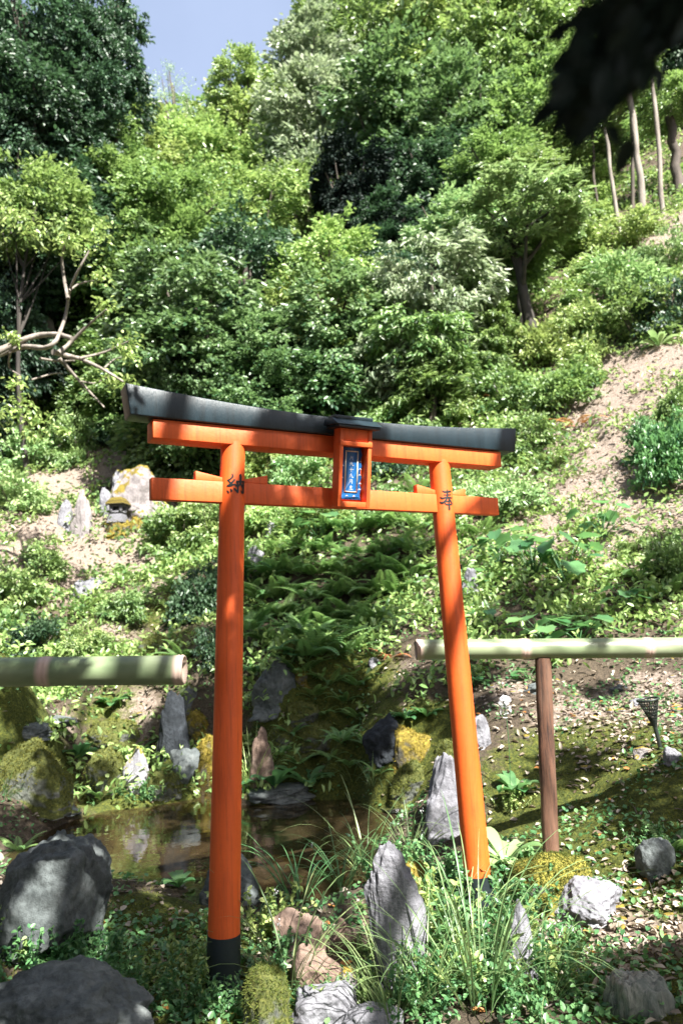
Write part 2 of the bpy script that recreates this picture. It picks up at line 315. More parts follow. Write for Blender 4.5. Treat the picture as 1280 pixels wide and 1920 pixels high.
ys = np.concatenate([np.linspace(-60, -14, 8), np.arange(-13.5, 1.2, .35), np.arange(1.25, 9.5, .05), np.arange(9.6, 44, .25), np.linspace(45, 120, 12)])
X, Y = np.meshgrid(xs, ys); Z = np.concatenate([H(X[i:i+20], Y[i:i+20]) for i in range(0, len(ys), 20)])
def blob_field(x, y, blobs):
    r = np.zeros_like(x)
    for (px, py, rad, a) in blobs:
        p = BL[(px, py)] if (px, py) in BL else BL.setdefault((px, py), cast(px, py))
        r = np.maximum(r, a*np.exp(-((x-p[0])**2+(y-p[1])**2)/(rad*rad)))
    return r
BL = {}
LIT = [(250,940,.8,1),(200,1000,.6,1),(1080,900,.8,1),(1150,960,.8,1),(1040,960,.7,.9),(1200,1020,.6,.9),(960,990,.5,.8),(1100,800,.6,.8),(1240,820,.5,.8),(1000,1010,.5,.7),(100,920,.8,.9),(1200,680,1.2,1),(1160,780,1.3,1),(1130,880,1.2,1),(1000,960,.6,.7),(1200,960,1.,.9),(1050,930,.6,.6),(950,900,.4,.5),(1250,1000,.8,.8),(1150,1340,.55,.95),(1240,1340,.5,.9),(1050,1350,.3,.7),(1200,1300,.4,.8),(960,1290,.3,.6),
       (740,1270,.35,.5),(60,1010,1.4,.95),(150,1040,1.2,.9),(300,1100,.6,.6),(180,1080,.8,.75),(120,960,.7,.8),(260,1060,.6,.7),(220,1180,.5,.7),(520,990,.6,.7),(250,1345,.35,.7),(120,1350,.3,.5),(220,840,1.2,1),(1180,1740,.35,.9),(1100,1720,.25,.7),(1260,1760,.3,.7),
       (1260,600,.8,.6),(1270,450,1.8,.9),(1200,520,1.2,.7),(1160,1060,.5,.6),(1150,1400,.3,.7),(750,940,.7,.5),(810,1130,.4,.7)]
MOS = [(1100,1480,.8,.78),(1230,1500,.8,.78),(1060,1620,.4,.9),(980,1650,.35,1),(1150,1600,.4,1),(60,1450,.7,.8),(200,1450,.7,.75),(200,1350,.6,.5),(350,1470,.6,1),(600,1380,.8,.9),(560,1330,.6,.9),(300,1760,.5,.9),(200,1850,.5,.8),(400,1880,.4,1),
       (300,1700,.3,.7),(1200,1860,.3,.8),(780,1480,.5,.9),(650,1440,.5,1),(560,1450,.5,1),(720,1440,.4,.9),(250,1240,.9,.7),(300,1140,.9,.5),(100,1230,.9,.5),(1250,1680,.3,.6),(1260,1850,.3,.8)]
def lit_at(x, y): return blob_field(x, y, LIT)
def mos_at(x, y): return blob_field(x, y, MOS)
g = MB(); nx = len(xs); i, j = np.meshgrid(np.arange(len(ys)-1), np.arange(nx-1), indexing='ij'); a = (i*nx+j).ravel()
g.add(np.stack([X, Y, Z], -1).reshape(-1, 3), np.stack([a, a+1, a+1+nx, a+nx], 1))
ground = g.build('ground', M['ground'], smooth=True); tag(ground, 'mossy and leaf strewn soil rising into a steep bank', 'ground', kind='structure')
for nm, fn in (('litter', lit_at), ('moss', mos_at)):
    at = ground.data.attributes.new(nm, 'FLOAT', 'POINT'); at.data.foreach_set('value', fn(X.ravel(), Y.ravel()).astype(np.float32))
wt = MB(); cw = [atZ(px, py, WATER) for px, py in ((-350,1690),(0,1700),(250,1690),(420,1720),(560,1700),(690,1650),(790,1560),(800,1490),(650,1465),(400,1465),(100,1465),(-350,1490))]
wt.add(cw, [list(range(len(cw)))]); wo = wt.build('pond_water', M['water']); tag(wo, 'still shallow garden pond reflecting dark banks', 'water', kind='structure')
# ------------------------------------------------------------------ torii gate
PSI, SPAN, LEAN = .491, 1.149, .037
TD = np.array([math.cos(PSI), math.sin(PSI), 0]); TN = np.array([math.sin(PSI), -math.cos(PSI), 0]); TZ = np.array([0, 0, 1.]); TB = np.array([-.4887, 2.8783, 0])
def T(s, z, o=0): return TB+TD*s+TZ*z+TN*o
def bev(o, wd=.003, seg=2):
    m = o.modifiers.new('bevel', 'BEVEL'); m.width = wd; m.segments = seg; m.limit_method = 'ANGLE'; m.angle_limit = math.radians(40); return o
torii = empty('torii_gate', TB, 0, 1, 'vermilion wooden torii gate with black curved top beam, standing beside the pond', 'torii gate')
def loc(o): o.parent = torii; o.matrix_parent_inverse = Matrix.Translation(-Vector(TB)); return o
def rad_at(z): return .0585-.0052*z
def axis(i, z): return T(LEAN*z if i == 0 else SPAN-LEAN*z, z)
def beam(mb, prof, s0, s1, n, o0, o1):
    """prof(s)->(z0,z1); slab between offsets o0(front) and o1(back); s ends may be slanted by prof"""
    V = []
    for q in range(n+1):
        s = s0+(s1-s0)*q/n; z0, z1, sh = prof(s, q/n)
        V += [T(s, z0, o0), T(s+sh, z1, o0), T(s+sh, z1, o1), T(s, z0, o1)]
    F = []
    for q in range(n):
        for e in range(4): F.append((q*4+e, q*4+(e+1) % 4, q*4+4+(e+1) % 4, q*4+4+e))
    F += [(0, 3, 2, 1), (n*4, n*4+1, n*4+2, n*4+3)]
    mb.add(V, [tuple(reversed(f)) for f in F])
for i in (0, 1):
    p = MB(); zz = np.linspace(.188, 2.0, 30); tube(p, [axis(i, z) for z in zz], [rad_at(z) for z in zz], 48)
    loc(p.build('pillar', M['vermilion'], smooth=True))
    p = MB(); zz = np.linspace(-.35, .188, 6); tube(p, [axis(i, z) for z in zz], [rad_at(z)+.0022 for z in zz], 48)
    loc(p.build('pillar_base', M['black_base'], smooth=True))
p = MB(); beam(p, lambda s, t: (1.756, 1.84, 0), -.256, 1.394, 1, .019, -.019); loc(bev(p.build('tie_beam', M['vermilion_beam'])))
def wedge(s0, s1, h0, h1):
    p = MB(); beam(p, lambda s, t: (1.8405, 1.8405+h0+(h1-h0)*t, 0), s0, s1, 1, .0155, -.0155); loc(bev(p.build('wedge', M['vermilion_beam']), .0015))
x0 = LEAN*1.85; x1 = SPAN-LEAN*1.85
wedge(-.085, x0-.035, .036, .014); wedge(x0+.035, x0+.145, .012, .036); wedge(x1-.145, x1-.04, .04, .018); wedge(x1+.035, x1+.125, .012, .036)
p = MB(); beam(p, lambda s, t: (1.986, 2.06, 0), -.257, 1.408, 1, .046, -.046); loc(bev(p.build('upper_beam', M['vermilion_beam'])))
def kp(s, t):
    u = (t-.5)*2; up = .016*abs(u)**2.6; z0 = 2.0605+up*.0
    return (z0+.004*abs(u)**3, 2.0605+.077+.046*abs(u)**2.1, (.018*u**9 if abs(u) > .8 else 0))
p = MB(); beam(p, kp, -.343, 1.487, 40, .060, -.040); loc(bev(p.build('lintel', M['black_paint']), .004))
# plaque box, leaning forward
sc_ = .549; bz = 1.79; bt = math.radians(9.5); ZV = TZ*math.cos(bt)+TN*math.sin(bt); NV = TN*math.cos(bt)-TZ*math.sin(bt)
PC = T(sc_, 1.752, .062)                              # bottom centre of the back
def B(s, z, o): return PC+TD*s+ZV*z+NV*o
HW, HH, BD = .075, .322, .058
def bbox(mb, s0, s1, z0, z1, o0, o1): box(mb, B((s0+s1)/2, (z0+z1)/2, (o0+o1)/2), TD, ZV, NV, abs(s1-s0)/2, abs(z1-z0)/2, abs(o1-o0)/2)
p = MB(); bbox(p, -HW, -HW+.0165, 0, HH, 0, BD); bbox(p, HW-.0165, HW, 0, HH, 0, BD); bbox(p, -HW+.0168, HW-.0168, 0, .0225, 0, BD-.001); bbox(p, -HW+.0168, HW-.0168, HH-.05, HH, 0, BD-.004)
fr = loc(bev(p.build('plaque_frame', M['vermilion_beam']), .0015))
p = MB(); bbox(p, -HW-.0005, HW+.0005, HH-.071, HH-.052, .01, BD+.004); loc(bev(p.build('plaque_rail', M['vermilion_beam']), .0015))
p = MB(); bbox(p, -HW+.016, HW-.016, .02, HH-.05, .002, .012); loc(p.build('plaque_back', M['vermilion_beam']))
p = MB(); bbox(p, -HW-.022, HW+.022, HH+.001, HH+.012, -.03, BD+.028)
V = [B(a*(HW+.03+b*.0), HH+.0125+b*.028, o) for a in (-1, 1) for b, o in ((0, BD+.036), (1, BD-.02), (1, -.03), (0, -.04))]
p.add(V, [(0, 1, 5, 4), (1, 2, 6, 5), (2, 3, 7, 6), (3, 0, 4, 7), (0, 3, 2, 1), (4, 5, 6, 7)])
bbox(p, -HW-.014, HW+.014, HH+.041, HH+.055, -.03, BD-.022)
loc(bev(p.build('plaque_roof', M['black_paint']), .0015))
# blue carved plaque with wavy rim
def poly_slab(mb, pts, o0, o1):
    n = len(pts); V = [B(s, z, o1) for s, z in pts]+[B(s, z, o0) for s, z in pts]
    mb.add(V, [list(range(n))]+[(k, k+n, (k+1) % n+n, (k+1) % n) for k in range(n)])
def wavy(hw, z0, z1, amp):
    P = []
    for k in range(49):
        t = k/48; P.append((-hw+2*hw*t, z0+amp*(abs(math.sin(t*math.pi*3))**.7)*(1 if .02 < t < .98 else 0)))
    for k in range(1, 60):
        t = k/60; P.append((hw-amp*.55*abs(math.sin(t*math.pi*4.5+.3)), z0+(z1-z0)*t))
    P.append((hw, z1)); P.append((-hw, z1))
    for k in range(59, 0, -1):
        t = k/60; P.append((-hw+amp*.4*abs(math.sin(t*math.pi*4.5+.3)), z0+(z1-z0)*t))
    return P
p = MB(); poly_slab(p, wavy(.0515, .031, .25, .011), .013, .0185); pr = loc(p.build('plaque_rim', M['silver']))
p = MB(); poly_slab(p, wavy(.0502, .0326, .249, .011), .0187, .0235); loc(p.build('plaque_board', M['plaque_blue']))
p = MB(); iw, i0, i1, tb = .0305, .062, .235, .0048
for a, b, c, d in ((-iw, -iw+tb, i0, i1), (iw-tb, iw, i0, i1), (-iw+tb+.0002, iw-tb-.0002, i0, i0+tb), (-iw+tb+.0002, iw-tb-.0002, i1-tb, i1)): bbox(p, a, b, c, d, .0236, .0262)
loc(p.build('plaque_border', M['plaque_border']))
# brush strokes: list of (points, widths)
def stroke_poly(pts, ws, n=14):
    pts = np.array(pts, float); k = len(pts); t = np.linspace(0, k-1, n)
    if k > 2:
        P = []
        for q in t:
            i = min(int(q), k-2); f = q-i; p0, p1, p2, p3 = pts[max(i-1, 0)], pts[i], pts[i+1], pts[min(i+2, k-1)]
            P.append(.5*((2*p1)+(-p0+p2)*f+(2*p0-5*p1+4*p2-p3)*f*f+(-p0+3*p1-3*p2+p3)*f**3))
        P = np.array(P)
    else: P = pts[0]+(pts[1]-pts[0])*t[:, None]/(k-1)
    W = np.interp(t, np.linspace(0, k-1, len(ws)), ws); D = nz(np.gradient(P, axis=0)); Nn = np.stack([-D[:, 1], D[:, 0]], 1)
    return P, W, D, Nn
def strokes(mb, data, mapf, scale=1):
    for lay, (pts, ws) in enumerate(data):
        P, W, D, Nn = stroke_poly(pts, ws); n = len(P); V = []
        for q in range(n):
            for e in (-1, 0, 1): V.append(mapf(*(P[q]+Nn[q]*W[q]*e*.5), lay))
        F = [(q*3+e, q*3+e+1, q*3+4+e, q*3+3+e) for q in range(n-1) for e in (0, 1)]
        for end, sg in ((0, -1), (n-1, 1)):             # rounded ends
            c = P[end]; th = np.linspace(-np.pi/2, np.pi/2, 7); b = len(V); V.append(mapf(*c, lay))
            for a in th: 
                q = c+D[end]*sg*math.cos(a)*W[end]*.5+Nn[end]*math.sin(a)*W[end]*.5; V.append(mapf(*q, lay))
            F += [(b, b+k, b+k+1) for k in range(1, 7)]
        mb.add(V, F)
# characters drawn in the photo's pixels (y down), mapped to the pillar's surface by height and turn
A1 = [([(24.5,9.5),(25.5,13),(21,18),(16.5,20.5)],[2.6,3.6,2.8,3.2]),([(17,20.5),(20.5,24.5),(25.5,28)],[2.5,3,2.2]),([(28.5,19.5),(24,24.5),(19,29),(15.3,31)],[3,3.8,3.2,3]),([(16,31),(21,31),(28,28.5),(34,31)],[3,2.8,2.6,2.4]),([(28.3,27.5),(33,31)],[2.2,3.8]),
      ([(15.2,40),(17.4,43)],[2.2,3.4]),([(21.5,37),(23,40.5)],[2.2,3.8]),([(28,35.5),(31,39),(34,42)],[2.2,3.4,3.6]),([(33.5,22.5),(35,32),(34.5,43)],[3.6,3.2,3.8]),
      ([(34,23),(40,23.5),(45.5,23)],[3,3.6,3]),([(39.5,11),(40,18),(39.5,26),(36,32)],[4.2,3.8,3.8,2.4]),([(40.5,27),(42.5,32),(44,35)],[2.6,3,2.4]),([(45.2,23),(44.7,33),(44,45),(40.2,40)],[3.4,3.2,3.2,1.4])]
A2 = [([(19,15.8),(24,17.3),(33.5,16.5)],[1.4,3.6,3.8]),([(21.8,22.5),(27,23),(33.5,22.6)],[1.6,2.4,2.8]),([(15,27),(19,29.3),(28,27.2),(36,28.6)],[1.6,3.6,2.8,2.6]),([(28.2,13.8),(28.3,20),(27.5,28),(24.5,34.5),(18,38),(14.3,35.8)],[2.2,2.8,3.6,4.2,4,1.6]),
      ([(30,28),(34,34),(37.3,39.7)],[2.8,2.6,1.4]),([(24,38.8),(28,40.8),(35.6,40.6)],[1.8,2.8,3]),([(26.5,35.2),(31,34.7),(34,35)],[1.6,2.2,1.8]),([(30.6,32),(31.5,42),(32.2,49.5)],[2,2.8,3.6])]
def project_T(px, py, i):                             # pixel of the photo -> height and turn on pillar i, solved once
    d = ray(px, py); a0 = axis(i, 1.9); t = (a0[1]-.05)
    for _ in range(3):
        p_ = CAMP+d*t; c = axis(i, p_[2]); r = rad_at(p_[2])+.0012
        A_ = d[0]**2+d[1]**2; Bq = 2*((p_[0]-c[0])*d[0]+(p_[1]-c[1])*d[1]); Cq = (p_[0]-c[0])**2+(p_[1]-c[1])**2-r*r
        t += (-Bq-math.sqrt(max(Bq*Bq-4*A_*Cq, 0)))/(2*A_)
    return CAMP+d*t
def char_on(i, data, ox, oy):
    pts = {}
    def mp(u, v, lay=0):
        q = project_T(ox+u, oy+v, i); c = axis(i, q[2]); rv = q-c; rv[2] = 0
        return c+nz(rv)*(rad_at(q[2])+.0012+lay*.00012)
    p = MB(); strokes(p, data, mp); loc(p.build('character', M['ink']))
char_on(0, A1, 411, 880); char_on(1, A2, 810, 905)
K9 = [([(-1,.2),(.3,.35),(.35,-.6),(1,-.8),(1.05,-.45)],[.16,.16,.18,.2,.12]),([(-.1,1),(-.2,0),(-1,-.9)],[.18,.17,.1])]
K10 = [([(-1,.15),(1,.2)],[.14,.22]),([(0,1),(0,-1)],[.2,.14])]
KM = [([(-.5,.9),(-.55,-.3),(-1,-.95)],[.16,.16,.1]),([(-.5,.9),(.6,.9)],[.14,.18]),([(.6,.9),(.6,-.85),(.35,-.7)],[.18,.18,.08]),([(-.5,.35),(.55,.35)],[.13,.13]),([(-.52,-.15),(.55,-.15)],[.13,.13])]
KS = [([(-.1,1),(.15,.78)],[.12,.24]),([(-.7,.45),(.7,.45)],[.13,.18]),([(0,.45),(0,-.85)],[.17,.15]),([(-.55,-.15),(.55,-.15)],[.13,.16]),([(-1,-.85),(1,-.85)],[.14,.22])]
KH = [([(-.35,.9),(-.5,0),(-.9,-.8)],[.14,.14,.08]),([(.3,.8),(.45,-.9)],[.16,.14]),([(-.3,.1),(.35,.1)],[.12,.12])]
p = MB()
for q, kk in enumerate((KH, K9, K10, K9, KM, KS)):
    cz = .205-q*.0245; strokes(p, [([(x*.0095, y*.0088) for x, y in pts], [w_*.0098 for w_ in ws]) for pts, ws in kk], lambda u, v, lay=0: B(u, cz+v, .0242+lay*.0001))
loc(p.build('plaque_writing', M['silver']))
p = MB()
for u, v in ((-.018,.046),(.016,.046),(.041,.075),(.042,.1),(.040,.135),(.042,.16),(.041,.19),(-.041,.12),(-.041,.17)):
    strokes(p, [([(u-.005, v-.002), (u-.001, v+.004), (u+.002, v)], [.0012, .0018, .0012]), ([(u+.003, v+.003), (u+.006, v-.001)], [.0018, .001])], lambda a, b, lay=0: B(a, b, .0243))
loc(p.build('plaque_ornament', M['silver']))

# ------------------------------------------------------------------ bamboo rails and post
def rail(xa, xb, pz, Yd, r, nodes, label, cap=None):
    p = MB(); pts = []; rr = []; ti = []
    s_ = sorted(set([xa, xb]+[n_+d_ for n_ in nodes for d_ in (-.03, -.012, -.005, 0, .005, .012, .03) if xa < n_+d_ < xb]+list(np.arange(xa, xb, .08))))
    for x in s_:
        dn = min([abs(x-n_) for n_ in nodes]+[9]); rr.append(r*(1+(.06 if dn < .0055 else .02 if dn < .013 else 0)-(.06 if dn < .001 else 0))); ti.append(1. if dn < .0125 else 0.)
        pts.append((x, Yd, pz(x)))
    n = 32; tube(p, pts, rr, n, cap=False); p.T[-1] = np.repeat(np.array(ti), n)
    # hollow ends: ring and inner wall
    for e, dd in ((0, 1), (len(pts)-1, -1)):
        base = np.array(pts[e]); a = np.arange(n)*2*np.pi/n
        def ring(rad, off): return np.stack([np.full(n, base[0]+off), base[1]+np.cos(a)*rad, base[2]+np.sin(a)*rad], 1)
        V = np.concatenate([ring(rr[e], 0), ring(rr[e]*.96, -dd*.003), ring(rr[e]*.86, -dd*.003), ring(rr[e]*.86, dd*.05), ring(.0005, dd*.05)])
        j = np.arange(n); F = np.concatenate([np.stack([q*n+j, q*n+(j+1) % n, (q+1)*n+(j+1) % n, (q+1)*n+j], 1) for q in range(4)])
        p.add(V, F, np.repeat([.6, .9, 1., .6, .8], n))
    o = p.build('bamboo_rail', M['bamboo'], smooth=True); return tag(o, label, 'bamboo rail', 'bamboo rails flanking the gate')
YL, YR = 2.62, 3.72
a_ = atY(345, 1256, YL); b_ = atY(0, 1260, YL); k_ = (a_[2]-b_[2])/(a_[0]-b_[0])
nxl = atY(88, 1256, YL)[0]
rail(-2.6, a_[0], lambda x: a_[2]+(x-a_[0])*k_, YL, .0495, [a_[0]-.012, nxl, nxl-.5, nxl-.98], 'thick green bamboo rail on the left of the gate, cut end beside the left pillar')
c_ = atY(780, 1218, YR); d_ = atY(1280, 1214, YR); k2 = (d_[2]-c_[2])/(d_[0]-c_[0]); nodes = [atY(x, 1215, YR)[0] for x in (982, 1212, 1440)]
RZ = lambda x: c_[2]+(x-c_[0])*k2
rail(c_[0], 3.4, RZ, YR, .0488, [c_[0]+.01]+nodes, 'longer bamboo rail passing behind the right pillar, resting on a brown post')
def post(x0, x1, zt, zb, Yd, r, label):
    p = MB(); zz = np.linspace(zb-.1, zt, 26); n = 18; pts = [(x0+(x1-x0)*(z-zb)/(zt-zb), Yd, z) for z in zz]
    prof = 1+.09*fbm(np.cos(np.arange(n)*2*np.pi/n)*2, np.sin(np.arange(n)*2*np.pi/n)*2, 0, 3)
    tube(p, pts, r, n); V = p.V[0].reshape(len(zz), n, 3); c = np.array(pts)[:, None, :]
    V[:] = c+(V-c)*(prof[None, :, None]*(1+.04*fbm(np.arange(n)[None, :]*.9, zz[:, None]*14, 3, 3)[:, :, None])); p.V[1][:] = V[0]; p.V[2][:] = V[-1]
    return tag(p.build('wooden_post', M['wood'], smooth=True), label, 'post')
pt_ = atY(1017, 1236, YR); pb_ = atY(1031, 1575, YR)
po = post(pb_[0], pt_[0], RZ(pt_[0])-.046, pb_[2], YR, .0375, 'weathered brown wooden post carrying the right bamboo rail'); po.data.materials[0] = M['wood']
post(-2.0, -2.0, a_[2]+(-2.0-a_[0])*k_-.047, 0, YL, .0375, 'wooden post carrying the left bamboo rail, beyond the left edge')

# ------------------------------------------------------------------ rocks
_ico = {}
def ico(n):
    if n not in _ico:
        import bmesh
        b = bmesh.new(); bmesh.ops.create_icosphere(b, subdivisions=n, radius=1); b.verts.ensure_lookup_table()
        _ico[n] = (np.array([v.co[:] for v in b.verts]), np.array([[v.index for v in f.verts] for f in b.faces])); b.free()
    return _ico[n]
def rock_verts(seed, sub=5, facets=11, rough=.06, pointed=0, cut=(.68, .98)):
    r = np.random.default_rng(seed); V, F = ico(sub); V = V.copy(); V = np.sign(V)*np.abs(V)**.86
    for _ in range(facets):
        n = nz(r.normal(size=3)); c = r.uniform(*cut); d = V@n; ex = np.maximum(d-c, 0); V = V-n*ex[:, None]*.85
    o = r.uniform(0, 50, 3); nn = fbm(V[:, 0]*1.5+o[0], V[:, 1]*1.5+o[1], V[:, 2]*1.5+o[2], 3, seed); nf = fbm(V[:, 0]*6+o[0], V[:, 1]*6+o[1], V[:, 2]*6+o[2], 4, seed+3)
    V = V*(1+.14*nn+rough*nf)[:, None]
    zz = np.clip(V[:, 2], -.92, 0); V[:, :2] *= (1/np.sqrt(1-zz*zz)**.9)[:, None]
    if pointed: V[:, :2] *= (1-pointed*np.clip((V[:, 2]+.3)/1.4, 0, 1)**1.1)[:, None]
    mn, mx = V.min(0), V.max(0); return (V-(mn+mx)/2)/((mx-mn)/2), F
def fuzz(mb, P, N, Ln, W, lean=.6):
    n = len(P); d = nz(N+lean*rdir(n)); s = nz(np.cross(d, rdir(n))); Ln = np.broadcast_to(Ln, (n,))[:, None]*rng.uniform(.5, 1.2, (n, 1)); W = np.broadcast_to(W, (n,))[:, None]
    V = np.stack([P-s*W/2-d*.002, P+s*W/2-d*.002, P+d*Ln], 1).reshape(-1, 3); mb.add(V, np.arange(n*3).reshape(n, 3), np.repeat(rng.random(n), 3))
def rock(px, py, w, h, mat, label, seed, Yd=None, pointed=0, depth=.8, tilt=0, facets=11, fz=None, fzden=1., sink=.28, group=None, cut=(.68, .98), rz=None, cat='rock', sub=5):
    p = cast(px, py) if Yd is None else atY(px, py, Yd)
    m = p[1]/F_PX; W = w*m/2*1.04; gz_ = float(H(np.array([p[0]]), np.array([p[1]+W*depth*.6]))[0]); sk = h*m*sink+min(max(0, p[2]-gz_), h*m*.6); Hh = (h*m+sk)/2*1.02; V, F = rock_verts(seed, sub, facets, .06, pointed, cut); V = V*[W, W*depth, Hh]
    c, s = math.cos(tilt), math.sin(tilt); V = np.stack([V[:, 0]*c+V[:, 2]*s, V[:, 1], -V[:, 0]*s+V[:, 2]*c], 1)
    V[:, 2] += (h*m-sk)/2
    V[:, 1] += W*depth*.55
    if rz: c, s = math.cos(rz), math.sin(rz); V = np.stack([V[:, 0]*c-V[:, 1]*s, V[:, 0]*s+V[:, 1]*c, V[:, 2]], 1)
    b = MB(); b.add(V, F); o = b.build('rock', M[mat], smooth=True); o.location = p; tag(o, label, cat, group)
    if fz:
        A, B_, C_ = V[F[:, 0]], V[F[:, 1]], V[F[:, 2]]; n = np.cross(B_-A, C_-A); ar = np.linalg.norm(n, axis=1)/2; n = n/(ar[:, None]*2+1e-12)
        cen = (A+B_+C_)/3; wgt = ar*np.clip(n[:, 2]*1.2+.35+.9*fbm(cen[:, 0]*5/W*.3, cen[:, 1]*5/W*.3, cen[:, 2]*5/W*.3, 3, seed), 0, 1)*(cen[:, 2] > -.1*Hh)
        N_ = int(min(32000, fzden*1.5*wgt.sum()/(.0055*max(m*700, 1.))**2)); k = rng.choice(len(F), N_, p=wgt/wgt.sum()); r1, r2 = rng.random((2, N_)); r1 = np.sqrt(r1)
        P = A[k]*(1-r1)[:, None]+B_[k]*(r1*(1-r2))[:, None]+C_[k]*(r1*r2)[:, None]; mb = MB(); L = .013*max(m*500, 1); fuzz(mb, P, n[k], L, L*.3, 1.1); mb.build('moss', M[fz], o)
    return o
